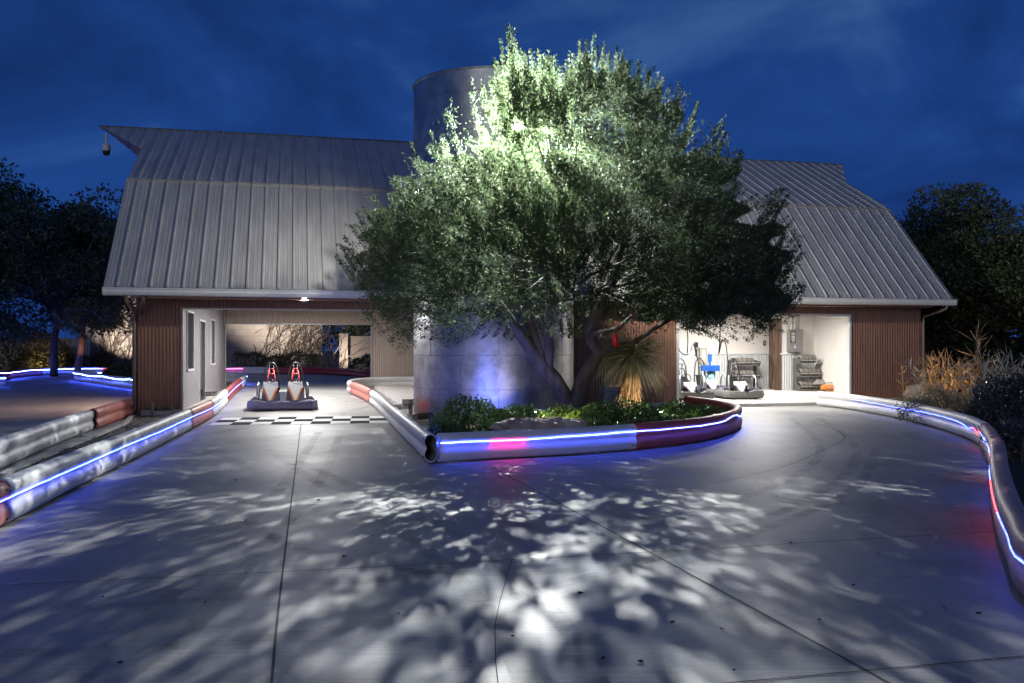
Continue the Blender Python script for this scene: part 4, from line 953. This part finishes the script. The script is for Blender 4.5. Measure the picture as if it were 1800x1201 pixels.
bgtree("spreading_tree", at0(225, 60), 8.8, (-.6, 0, 6.0), (3.6, 2.2, 3.6), 18000, M_dleaf, "dark tree crown close behind the barn's left roof edge", .18, 104)
bgtree("spreading_tree", at0(622, 62.5), 7.5, (0, 0, 4.0), (5.0, 1.6, 3.4), 20000, M_dleaf, "dark tree mass seen through the bay's upper right", .18, 105)
bgtree("dense_tree", at0(1665, 31), 7.1, (0, 0, 3.9), (2.1, 1.8, 2.75), 34000, M_dleaf, "tall dense dark tree right of the barn", .16, 106, fork=.3, leaf=(.15, .07))
bgtree("dense_tree", at0(1775, 28), 5.9, (.2, 0, 3.1), (2.1, 1.8, 2.1), 30000, M_dleaf, "dark bushy tree at the photo's right edge with a leaning trunk", .15, 107, fork=.3, lean=(-.5, 0), leaf=(.15, .07))
bgtree("dense_tree", at0(1615, 36), 6.0, (0, 0, 3.9), (1.9, 1.5, 2.3), 18000, M_dleaf, "dark lower tree tucked close behind the barn's right roof edge", .15, 108, leaf=(.15, .07))
bgtree("dense_tree", at0(1900, 26), 6.0, (0, 0, 3.4), (1.8, 1.6, 2.2), 14000, M_dleaf, "dark tree just leaving the photo's right edge", .15, 109, leaf=(.15, .07))

def wallthing(name, p0, p1, ht, th, m, label, cat="wall", cap=False):
    a, b = Vector(p0), Vector(p1); d = b-a; rz = math.atan2(d.y, d.x); z = min(p0[2], p1[2])-.2
    r = empty(name, (a.x, a.y, z), label, cat, rz=rz)
    MB().bb((0, 0, 0), (d.length, th, ht+.2)).build("face", m, r)
    if cap: MB().bb((-.03, -.04, ht+.2), (d.length+.03, th+.04, ht+.3)).build("coping", m, r)
    return r
wallthing("block_wall", at0(150, 56), at0(566, 60), 5.0, .3, M_block, "tall pale block wall with climbing vines behind the barn")
wallthing("garden_wall", at0(-300, 56), at0(148, 57.5), 1.95, .25, M_stucco, "low tan wall behind the left trees", cap=True)
wallthing("garden_wall", at0(612, 52), at0(760, 54), 2.0, .25, M_stucco, "low pale stucco wall seen at the bay's right end", cap=True)
pl = at0(604, 51.5); r_ = empty("wall_pillar", pl, "square tan pillar ending the low stucco wall", "pillar")
MB().bb((-.24, 0, -.1), (.24, .4, 2.15)).build("shaft", M_stucco, r_); MB().bb((-.28, -.04, 2.15), (.28, .44, 2.24)).build("cap", M_stucco, r_)
gt = empty("slatted_gate", at0(143, 55.5), "small pale slatted gate between the orange trunk and the block wall", "gate")
mb = MB()
for i in range(7): mb.box((-.5+i*.16, 0, 1.2), (.12, .03, 1.5))
mb.box((0, .03, .6), (1.15, .03, .1)).box((0, .03, 1.8), (1.15, .03, .1)); mb.build("slats", M_trim, gt)
fc = empty("wood_fence", BW(20.6, 4.5), "dark stained wood fence behind the right hand plants", "fence", rz=TH-.06)
mb = MB()
for i in range(90): mb.box((.08+i*.16, 0, .95), (.145, .03, 1.9))
mb.build("boards", M_fence, fc); MB().bb((0, -.06, 1.6), (14.4, -.018, 1.7)).bb((0, -.06, .4), (14.4, -.018, .5)).build("rail", M_fence, fc)

def hedge(name, p0, p1, w, h, n, m, label, seed, leaf=(.10, .05)):
    rg = np.random.default_rng(seed); a, b = np.array(p0), np.array(p1); root = empty(name, tuple(a), label, "hedge"); d = b-a; L = np.linalg.norm(d); t = d/L; nr = np.array([-t[1], t[0], 0])
    x = rg.uniform(0, L, n); q = rg.uniform(-1, 1, n); zz_ = rg.uniform(0, 1, n); face = rg.integers(0, 3, n)
    q = np.where(face == 0, -1, q); zz_ = np.where(face == 1, 1, zz_); bumpy = 1+.12*np.sin(x*2.1)+.10*np.sin(x*5.3+1)+.08*rg.normal(size=n)
    P = t*x[:, None]+nr*(q*w/2*bumpy)[:, None]+np.array([0, 0, 1])*(zz_*h*bumpy)[:, None]
    A = rg.normal(size=(n, 3))+np.array([0, -.5, .6])
    quads("foliage", leaf_quads(rg, P, A, rg.uniform(.7, 1.3, n)*leaf[0], rg.uniform(.7, 1.3, n)*leaf[1]), m, root)
    mb = MB()
    for i in range(int(L/.4)): mb.tube([tuple(t*(i*.4+.2)), tuple(t*(i*.4+.2)+np.array([0, 0, h*.8]))], .02, 5)
    mb.build("stem", M_bark, root)
hedge("clipped_hedge", at0(412, 53.5), at0(592, 53.5), .9, .95, 7000, M_hedge, "long clipped brown green hedge below the vine covered wall", 1)
hedge("low_hedge", at0(60, 52.5), at0(205, 54), .8, .9, 5000, M_hedge, "thin low hedge along the foot of the left hand vine wall", 2)
shrub("round_hedge", at0(222, 36.5), (1.0, .8, .80), 6000, M_dleaf, "dark rounded hedge just left of the barn, inside the blue lit barrier", "hedge", None, (.08, .05), 61, .08)
shrub("shrub", at0(20, 50), (2.6, 1.5, 3.3), 8000, M_hedge, "broad dim shrub under the far left tree", "shrub", None, (.16, .08), 62)
shrub("shrub", at0(65, 51.5), (1.2, 1.0, 1.4), 2500, M_hedge, "golden lit shrub left of the forked trunk", "shrub", None, (.14, .07), 63)
shrub("shrub", at0(118, 53), (.9, .8, 1.5), 2200, M_hedge, "narrow shrub between the two left tree trunks", "shrub", None, (.14, .07), 64)
shrub("shrub", at0(640, 47.5), (.9, .8, 1.0), 2200, M_dleaf, "dark shrub in front of the low wall at the bay's right end", "shrub", None, (.12, .06), 65)
def vine(px, d, ht, spread, label, seed, leaves=260, n=16, lean=.25):
    rg = np.random.default_rng(seed); c = at0(px, d); root = empty("climbing_vine", c, label, "vine", "bare vines climbing the block wall"); mb = MB(); PP = []
    for i in range(n):
        p = np.array([rg.normal()*.12, 0, 0]); d_ = np.array([rg.normal()*spread*.45+lean, 0, 1.]); pts = [tuple(p)]; r = rg.uniform(.014, .034); k = rg.integers(9, 15)
        for s in range(k):
            d_ = d_+np.array([rg.normal()*.22, 0, 0]); d_ /= np.linalg.norm(d_); p = p+d_*ht*rg.uniform(.5, 1.1)/11; pts.append((p[0], rg.normal()*.02, p[2]))
            if s > 2 and rg.random() < .55:
                e_ = p+np.array([rg.normal()*.45+lean*.6, rg.normal()*.03, rg.uniform(.2, .7)]); mb.tube([tuple(p), tuple((p+e_)/2+rg.normal(size=3)*.04), tuple(e_)], [r*.6, r*.45, r*.2], 4)
            if p[2] > ht*.62: PP.append(p+rg.normal(size=(leaves//n//3, 3))*np.array([.3, .04, .2]))
        mb.tube(pts, [r*(1-.7*j/len(pts)) for j in range(len(pts))], 5)
    mb.build("stem", M_vine, root)
    if PP:
        P = np.concatenate(PP); quads("leaves", leaf_quads(rg, P, rg.normal(size=P.shape), .10, .06), M_vleaf, root)
    return root
def wd(px): return 56+4*(px-150)/416-.12
for i, (px_, lb, sp, n) in enumerate(((172, "bare vine nearest the left end of the block wall", .5, 12), (192, "forked bare vine in the middle of the left wall stretch", .45, 12), (222, "leafy topped vine next to the barn's left edge", .5, 14),
        (455, "thin bare vine at the left of the lit wall in the bay", .35, 10), (487, "broad fan shaped vine at the brightest spot of the wall", .7, 22), (515, "dense vine right of the bright fan", .6, 18), (545, "dark vine at the wall's right end seen through the bay", .6, 18))):
    vine(px_, wd(px_), 4.4, sp, lb, 70+i, n=n, leaves=500 if i in (2, 4) else 160)
# bare branched shrub
rg = np.random.default_rng(8); bs = empty("bare_shrub", at0(585, 50.5), "leafless pale branched shrub seen through the right of the bay", "shrub"); mb = MB()
for i in range(22):
    p = np.array([0., 0, 0]); d_ = unit(np.array([rg.normal()*.7, rg.normal()*.3, .8])); pts = [tuple(p)]
    for s in range(7): d_ = unit(d_+rg.normal(size=3)*.3+np.array([0, 0, .1])); p = p+d_*.42; pts.append(tuple(p))
    mb.tube(pts, [.03*(1-.8*j/8) for j in range(8)], 5)
mb.build("branch", mat("pale_twig", (.22, .19, .17), .8), bs)
for px_, e_, lb in ((205, 1000, "assumed small spotlight lighting the vines left of the barn"), (480, 2600, "assumed small spotlight lighting the vine fan seen through the bay"), (600, 130, "assumed small spotlight at the foot of the tan pillar")):  # spotlights assumed for the lit wall and pillar; no fixtures seen
    c = at0(px_, 54.3 if px_ < 550 else 50.3); uplight((c[0], c[1], c[2]+.9), (c[0]+.3, c[1]+3, 4.5 if px_ < 550 else 2.0), e_, lb, (1, .84, .68), 120, .1)
c = at0(128, 47.6); uplight(c, (c[0]+.2, c[1]+1.3, 2.5), 160, "assumed small spotlight at the foot of the orange lit trunk", (1, .5, .18), 70)  # fixture assumed from the trunk's orange light
c = at0(60, 48.5); uplight(c, (c[0]+.1, c[1]+3, 1.6), 120, "assumed small spotlight in front of the golden shrub", (1, .75, .35), 110)  # fixture assumed from the shrub's golden light

# ------------------------------------------------------------------ karts
def tyre(mb, c, R, w, ax='x'): mb.lathe([(R*.55, -w/2), (R*.85, -w/2), (R*.97, -w*.38), (R, -w*.2), (R, w*.2), (R*.97, w*.38), (R*.85, w/2), (R*.55, w/2), (R*.5, 0), (R*.55, -w/2)], c, 20, ax); return mb
def kart(name, loc, rz, label, W, L, cols, twin, group=None):
    r = empty(name, loc, label, "go-kart", group, rz)
    hw, hl, cc = W/2, L/2, .22
    path = [(-hw, hl-.25), (-hw, -hl+cc), (-hw+cc*.55, -hl+.04), (-hw+cc+.1, -hl), (0, -hl-.03), (hw-cc-.1, -hl), (hw-cc*.55, -hl+.04), (hw, -hl+cc), (hw, hl-.25), (hw-.1, hl-.02), (-hw+.1, hl-.02)]
    P = [Vector((x, y, 0)) for x, y in path]; P2 = []
    for i in range(len(P)):
        a, b = P[i], P[(i+1) % len(P)]; k = max(1, int((b-a).length/.12)); P2 += [a+(b-a)*j/k for j in range(k)]
    sx = [-.30, .30] if twin else [0]
    rows = []
    for (dx, z) in ((0, .04), (.03, .08), (.035, .14), (.02, .22), (0, None), (-.05, None), (-.05, .05), (0, .04)):
        row = []
        for p in P2+P2[:1]:
            top = .25
            if p.y < -hl+.1: top = .25-.05*max([math.exp(-((p.x-s)/.12)**2) for s in sx])
            d = Vector((p.x/hw, p.y/hl, 0)).normalized(); row.append((p.x+d.x*dx, p.y+d.y*dx, z if z is not None else top))
        rows.append(row)
    MB().grid(rows).build("bumper", cols['bumper'], r)
    MB().box((0, 0, .055), (W-.14, L-.16, .02)).build("floor_pan", M_dgrey, r)
    mb = MB()
    for x in (-hw+.28, hw-.28): mb.tube([(x, -hl+.1, .12), (x, hl-.1, .12)], .016, 6)
    for y in (-hl+.18, -.1, hl-.2): mb.tube([(-hw+.1, y, .12), (hw-.1, y, .12)], .016, 6)
    mb.build("frame", M_black, r)
    for x in (-1, 1):
        for y, R in ((-hl+.38, .125), (hl-.38, .14)):
            w_ = tyre(MB(), (x*(hw-.17), y, R+.01), R, .15).build("wheel", M_rubber, r, True)
            MB().lathe([(.001, .0), (.06, .0), (.068, .05), (.068, -.05)], (x*(hw-.17), y, R+.01), 14, 'x').build("rim", M_steel, w_)
    for k, x in enumerate(sx):
        rows = []
        for t in range(11):
            if t < 5: y, z = -.12+t*.075, .20-.045*math.sin(t/4*math.pi)
            else: y, z = .20+(t-5)*.035, .20+(t-5)*.082
            row = []
            for j in range(9):
                w = (j-4)/4; wd_ = .20-.03*max(0, t-7)/3; row.append((x+w*wd_, y-.06*(w*w)*(1 if t > 4 else 0), z+.10*abs(w)**2.5*(1.2 if t < 5 else .3)))
            rows.append(row)
        mb = MB().grid(rows); back_ = [[(p[0], p[1]+.025, p[2]-.02) for p in rw] for rw in rows]; mb.grid(back_[::-1]); mb.build("seat", M_black, r, True)
        yb = hl-.42
        hp = [(x-.20, yb, .10), (x-.19, yb, .60), (x-.165, yb, .90), (x-.11, yb+.02, 1.07), (x-.04, yb+.03, 1.14), (x+.04, yb+.03, 1.14), (x+.11, yb+.02, 1.07), (x+.165, yb, .90), (x+.19, yb, .60), (x+.20, yb, .10)]
        mb = MB().tube(hp, .018, 8)
        for q in (-.05, .05): mb.tube([(x+q, yb+.02, 1.10), (x+q*.9, yb, .60)], .011, 6)
        mb.tube([(x-.19, yb, .62), (x+.19, yb, .62)], .013, 6); mb.build("roll_bar", M_black, r, True)
        mb = MB()
        for sg in (-1, 1): mb.tube([(x+sg*.045, yb-.04, 1.0), (x+sg*.085, yb-.10, .78), (x+sg*.09, yb-.14, .62)], [.018, .022, .018], 6)
        mb.tube([(x-.06, yb-.05, .99), (x+.06, yb-.05, .99)], .016, 6).tube([(x-.07, yb-.08, .86), (x+.07, yb-.08, .86)], .018, 6)
        mb.build("harness", cols['harness'], r, True)
        yf = -hl+.34
        MB().prism([(x-.22, yf+.12, .12), (x+.22, yf+.12, .12), (x+.20, yf+.22, .40), (x+.13, yf+.28, .66 if twin else .46), (x-.13, yf+.28, .66 if twin else .46), (x-.20, yf+.22, .40)], (0, .05, 0)).build("leg_shield", M_plast if twin else M_black, r)
        kz = 1 if twin else .72
        nz = MB().prism([(x+(a_-x)*1.22, b_, c_*kz) for a_, b_, c_ in [(x-.05, yf+.02, .24), (x+.05, yf+.02, .24), (x+.10, yf+.10, .42), (x+.155, yf+.16, .56), (x+.14, yf+.20, .68), (x-.14, yf+.20, .68), (x-.155, yf+.16, .56), (x-.10, yf+.10, .42)]], (0, .06, .0)).build("nose_cone", cols['nose'], r)
        mb = MB()
        for sg in (-1, 1): mb.prism([(x+sg*.015, yf+.012, .25*kz), (x+sg*.052, yf+.012, .25*kz), (x+sg*.182, yf+.148, .545*kz), (x+sg*.130, yf+.135, .525*kz)], (0, .006, 0))
        mb.build("stripe", cols['stripe'], nz)
        MB().tube([(x, yf+.27, .52), (x, yf+.42, .60)], .013, 6).tube([(x+.13*math.cos(a_*math.pi/8), yf+.42+.05*math.sin(a_*math.pi/8), .60+.12*math.sin(a_*math.pi/8)) for a_ in range(17)], .013, 6).build("steering_wheel", M_black, r, True)
    if twin:
        MB().prism([(-.05, -hl+.32, .10), (.05, -hl+.32, .10), (.085, -hl+.42, .46), (-.085, -hl+.42, .46)], (0, .25, 0)).build("centre_console", M_wplast, r)
    for x in (-1, 1):
        xx = x*(.58 if twin else .36)
        MB().tube([(xx, -.45, .12), (xx+x*.03, -.48, .30), (xx+x*.03, -.46, .58), (xx, -.36, .66), (xx-x*.02, -.26, .58), (xx, -.2, .15)], .022, 7).build("side_guard", M_steel, r, True)
        MB().box((x*(hw-.17), .0, .20), (.22, .62, .16)).box((x*(hw-.17), -.18, .30), (.16, .22, .05)).build("side_pod", cols['pod'], r)
    MB().box((0, hl-.30, .24), (.36, .26, .26)).box((.1, hl-.30, .40), (.14, .16, .08)).build("engine", M_steel, r)
    return r
kp = G(491, 722.5)
kart("twin_seat_go_kart", (kp[0]-.12, kp[1]+.85, gz(*kp[:2])), RAD(13), "two seat go-kart with twin roll hoops and white orange noses at the finish line", 1.62, 1.9,
     dict(bumper=mat("violet_lit_grey_bumper", (.19, .17, .27), .4, var=.2, scale=9), harness=M_redp, nose=M_wplast, stripe=M_orange, pod=mat("dull_silver_plastic", (.38, .38, .40), .4, metal=.3)), True)  # bumper plastic is grey; the violet of reflected light is put into its colour
kc = dict(bumper=mat("dusty_grey_bumper", (.115, .112, .108), .7, var=.15), harness=M_dgrey, nose=M_wplast, stripe=M_plast, pod=M_plast)
def gfl(px, d): x = (px-900)/F*d; return (x, d, .085)
KG = "single seat go-karts parked in the garage"
k1 = kart("go_kart", gfl(1296, 26.3), RAD(4), "grey single seat go-kart nearest the left tyre rack", 1.12, 1.6, kc, False, KG)
copy_thing(k1, gfl(1206, 25.8), RAD(14), "grey single seat go-kart half hidden by the brown wall's edge")
copy_thing(k1, gfl(1242, 27.5), RAD(20), "grey single seat go-kart parked behind the other two, before the blue machine")

# ------------------------------------------------------------------ garage fittings
def BL(name, s, v, z, label, cat, group=None): return empty(name, BW(s, v, z), label, cat, group, TH)
def px2s(px, v):                                       # column of the photograph on a plane v = const of the barn
    q = (px-900)/F; return (q*(D0+v*CU)-X0+v*SU)/(CU-q*SU)
TY = "worn kart tyres on the racks"
tproto = None
def rack(s0, w, v, zf, label, counts, who):
    global tproto
    r = BL("tyre_rack", s0, v, zf, label, "tyre rack", "black stepped tyre racks")
    zs = [.10, .52, .94]
    for x in (0, w):
        poly = [(x, 0, .02), (x, -.42, .02), (x, -.48, .17), (x, -.30, .17), (x, -.20, .28), (x, -.20, .44), (x, -.42, .44), (x, -.48, .59), (x, -.30, .59), (x, -.20, .70), (x, -.20, .86), (x, -.42, .86), (x, -.48, 1.01), (x, -.30, 1.01), (x, -.2, 1.05), (x, 0, 1.05)]
        MB().prism(poly, (.025, 0, 0)).build("side_panel", M_dgrey, r)
    for z in zs: MB().bb((.025, -.44, z-.06), (w, -.12, z-.045)).bb((.025, -.475, z+.02), (w, -.455, z+.05)).build("shelf", M_steel, r)
    for (z, n, nm) in zip(zs, counts, ("bottom", "middle", "top")):
        for i in range(n):
            x = .11+i*.145
            loc = BW(*[(s0+x), v-.30], zf+z+.075)
            lb = f"dusty worn tyre on the {nm} shelf of the {who} tyre rack"
            if tproto is None:
                tproto = tyre(MB(), (0, 0, 0), .125, .13).build("kart_tyre", M_dusty, None, True); tproto.location = loc; tproto.rotation_euler = (0, 0, TH); tag(tproto, lb, "tyre", TY)
            else:
                t_ = tproto.copy(); sc.collection.objects.link(t_); t_.location = loc; t_['label'] = lb
s1 = px2s(1284, 5.9); rack(s1, px2s(1329, 5.9)-s1, 6.10, .085, "black stepped tyre rack left of the plank door", (4, 5, 5), "left")
s2 = px2s(1401, 4.6); rack(s2, px2s(1453, 4.6)-s2, 4.86, .17, "black stepped tyre rack right of the plank door", (4, 5, 4), "right")
s = px2s(1395, 4.9); r_ = BL("electrical_cabinet", s, 4.93, 1.42, "dark grey wall cabinet with a black notice beside the plank door", "cabinet")
MB().bb((-.23, -.20, 0), (.23, 0, .72)).build("box", mat("cabinet_grey", (.16, .16, .155), .5), r_)
nt = MB().bb((-.21, -.208, .28), (-.03, -.2005, .66)).build("notice", M_black, r_); mb = MB()
for z, w_ in ((.60, .14), (.57, .12), (.535, .13), (.49, .12), (.465, .13), (.44, .12), (.40, .13), (.37, .11), (.32, .09)): mb.bb((-.12-w_/2, -.211, z-.008), (-.12+w_/2, -.2085, z+.008))
mb.build("printed_lines", M_wplast, nt)
MB().prism([(-.09, -.203, .12), (-.02, -.203, .12), (-.045, -.203, .16), (-.05, -.203, .23), (-.06, -.203, .23), (-.065, -.203, .16)], (0, -.006, 0)).build("bell_mark", M_wplast, r_)
for x in (-.12, .0, .2): MB().tube([(x, -.09, .72), (x, -.09, 1.46)], .035 if x < .1 else .015, 8).build("conduit", M_wains, r_)
s = px2s(1346, 6.1); r_ = BL("switch_plate", s, 6.19, 1.62, "small dark switch plate on the cream wall left of the plank door", "switch"); MB().bb((-.05, -.02, 0), (.05, 0, .17)).build("plate", M_dgrey, r_); MB().bb((-.02, -.03, .05), (.02, -.021, .12)).build("toggle", M_beige, r_)
s = px2s(1480, 4.9); r_ = BL("paper_dispenser", s, 4.93, 1.35, "grey wall box half hidden by the garage's right jamb", "dispenser"); MB().bb((-.12, -.16, 0), (.12, 0, .26)).build("body", M_dgrey, r_); MB().bb((-.09, -.166, .14), (.09, -.161, .22)).build("window", M_greytrim, r_)
s = px2s(1236, 6.1); r_ = BL("breaker_box", s, 6.19, 1.05, "beige grey breaker box on the garage wall behind the blue machine", "breaker box"); MB().bb((-.13, -.13, 0), (.13, 0, .50)).build("box", M_beige, r_); MB().bb((-.05, -.14, .08), (.05, -.131, .42)).build("panel", M_trim, r_)
s = px2s(1225, 6.1); r_ = BL("wall_phone", s, 6.19, 1.45, "small black gauge on the garage wall left of the breaker box", "gauge"); MB().bb((-.05, -.08, .1), (.05, 0, .28)).bb((-.03, -.06, -.18), (.03, 0, .06)).build("body", M_black, r_)
# blue tyre machine
c = gfl(1249, 27.6); r_ = empty("tyre_changer", c, "blue and pale blue tyre changing machine between the karts", "machine", rz=TH)
MB().lathe([(.001, 0), (.30, 0), (.30, .06), (.12, .10), (.10, .75), (.001, .75)], n=20).build("pedestal", M_lblue, r_, True)
MB().box((0, 0, .84), (.44, .34, .17)).build("table", M_blue, r_)
MB().tube([(.0, .05, .92), (.0, .05, 1.25)], .035, 10).box((0, .05, 1.15), (.09, .09, .22)).build("column", M_blue, r_)
MB().tube([(.0, .05, 1.24), (-.06, .02, 1.34), (-.13, -.02, 1.32), (-.14, -.02, 1.24)], .02, 8).build("arm", M_steel, r_)
MB().tube([(.03, -.19, .76), (.05, -.19, .58)], [.028, .012], 6).build("lever", M_black, r_)
MB().lathe([(.001, .0), (.09, 0), (.09, .5), (.001, .52)], (-.22, -.15, 0), 14).build("canister", M_wplast, r_, True)
# hoses
def hose(pts, label, r=.016):
    P = [Vector(AT(px, py, d)) for px, py, d in pts]; o = P[0]
    return tag(MB().tube([p-o for p in catmull(P, .1)], r, 6).build("air_hose", M_black, None, True, tuple(o)), label, "hose", "black hoses hanging from the garage ceiling")
hose([(1208, 535, 25), (1208, 570, 25), (1209, 600, 25), (1208, 622, 25)], "straight black hose hanging from the ceiling at the garage's left")
hose([(1183, 600, 24.5), (1190, 605, 24.5), (1195, 618, 24.5), (1206, 624, 24.6), (1214, 618, 24.8), (1218, 604, 25), (1224, 622, 25.4), (1230, 650, 26)], "black hose looping in a wide sag between the karts")
hose([(1266, 540, 25), (1266, 575, 25), (1265, 605, 25), (1263, 624, 25), (1266, 612, 25), (1268, 601, 25), (1272, 598, 25), (1276, 606, 25), (1279, 630, 25.2), (1284, 668, 25.6)], "black hose hooked over itself above the kart nearest the tyre rack")
# orange tool bag and folded covers
s = px2s(1453, 4.0); r_ = BL("orange_compressor", s, 3.9, .17, "orange portable air tank lying on the raised walkway by the right rack", "air tank")
MB().lathe([(.001, -.26), (.06, -.25), (.095, -.20), (.10, 0), (.095, .20), (.06, .25), (.001, .26)], (0, 0, .12), 16, 'x').build("tank", M_orange, r_, True)
mb = MB().tube([(-.14, 0, .22), (-.14, 0, .27), (.14, 0, .27), (.14, 0, .22)], .012, 6)
mb.build("handle", M_dgrey, r_)
for x in (-.17, .17): MB().box((x, 0, .015), (.05, .18, .03)).build("foot", M_dgrey, r_)
mb = MB()
for i, w_ in enumerate((.03, .02, .028, .022, .03)): mb.box((-.08+i*.04, -.101, .13), (w_, .004, .035))
mb.build("pale_marking", M_wplast, r_)
r_ = BL("folded_cover", px2s(1441, 4.4), 4.42, .36, "crumpled grey cover heaped on the right rack's lowest shelf", "cover")
rg_ = random.Random(2); rows = []
for i in range(8): rows.append([(-.26+.52*i/7, -.14+.28*j/6, .02+(.16*math.sin(math.pi*i/7)*math.sin(math.pi*j/6)**.6)*(1+.5*rg_.uniform(-1, 1))) for j in range(7)])
MB().grid(rows).build("cloth", mat("grey_cloth", (.27, .26, .24), .9, var=.2), r_, True)

# ------------------------------------------------------------------ fallen leaves
rl = random.Random(12); lf = None; lmat = mat("dead_leaf", (.05, .032, .02), .8, var=.4)
spots = [(1269, 1107), (1182, 1096), (827, 1165), (432, 1007), (210, 1167), (1545, 975), (1365, 873), (1700, 870), (305, 930), (520, 913), (655, 943), (605, 980), (300, 1010), (880, 840), (1020, 1045), (1440, 1090), (1660, 1070), (1060, 1160), (1720, 1080), (1290, 1180), (700, 1080), (900, 1120), (1500, 1030), (415, 845), (560, 880), (1310, 785), (1640, 836), (360, 1060), (180, 1050), (1125, 1165), (780, 905), (1390, 955)]
for i, (px_, py_) in enumerate(spots):
    if lf is None:
        lf = MB().add([(-.022, 0, .004), (-.006, -.014, .012), (.012, -.010, .006), (.026, 0, .014), (.010, .013, .010), (-.008, .012, .016), (0, 0, .002)], [(0, 1, 6), (1, 2, 6), (2, 3, 6), (3, 4, 6), (4, 5, 6), (5, 0, 6)]).build("fallen_leaf", lmat)
        o = lf
    else: o = lf.copy(); sc.collection.objects.link(o)
    p = G(px_, py_); o.location = (p[0], p[1], p[2]+.001); k = rl.uniform(.45, 1.05); o.scale = (k, k, k); o.rotation_euler = (0, 0, rl.uniform(0, 6.28))
    tag(o, "small dark dead leaf lying on the open concrete track", "fallen leaf", "dead leaves scattered on the concrete")
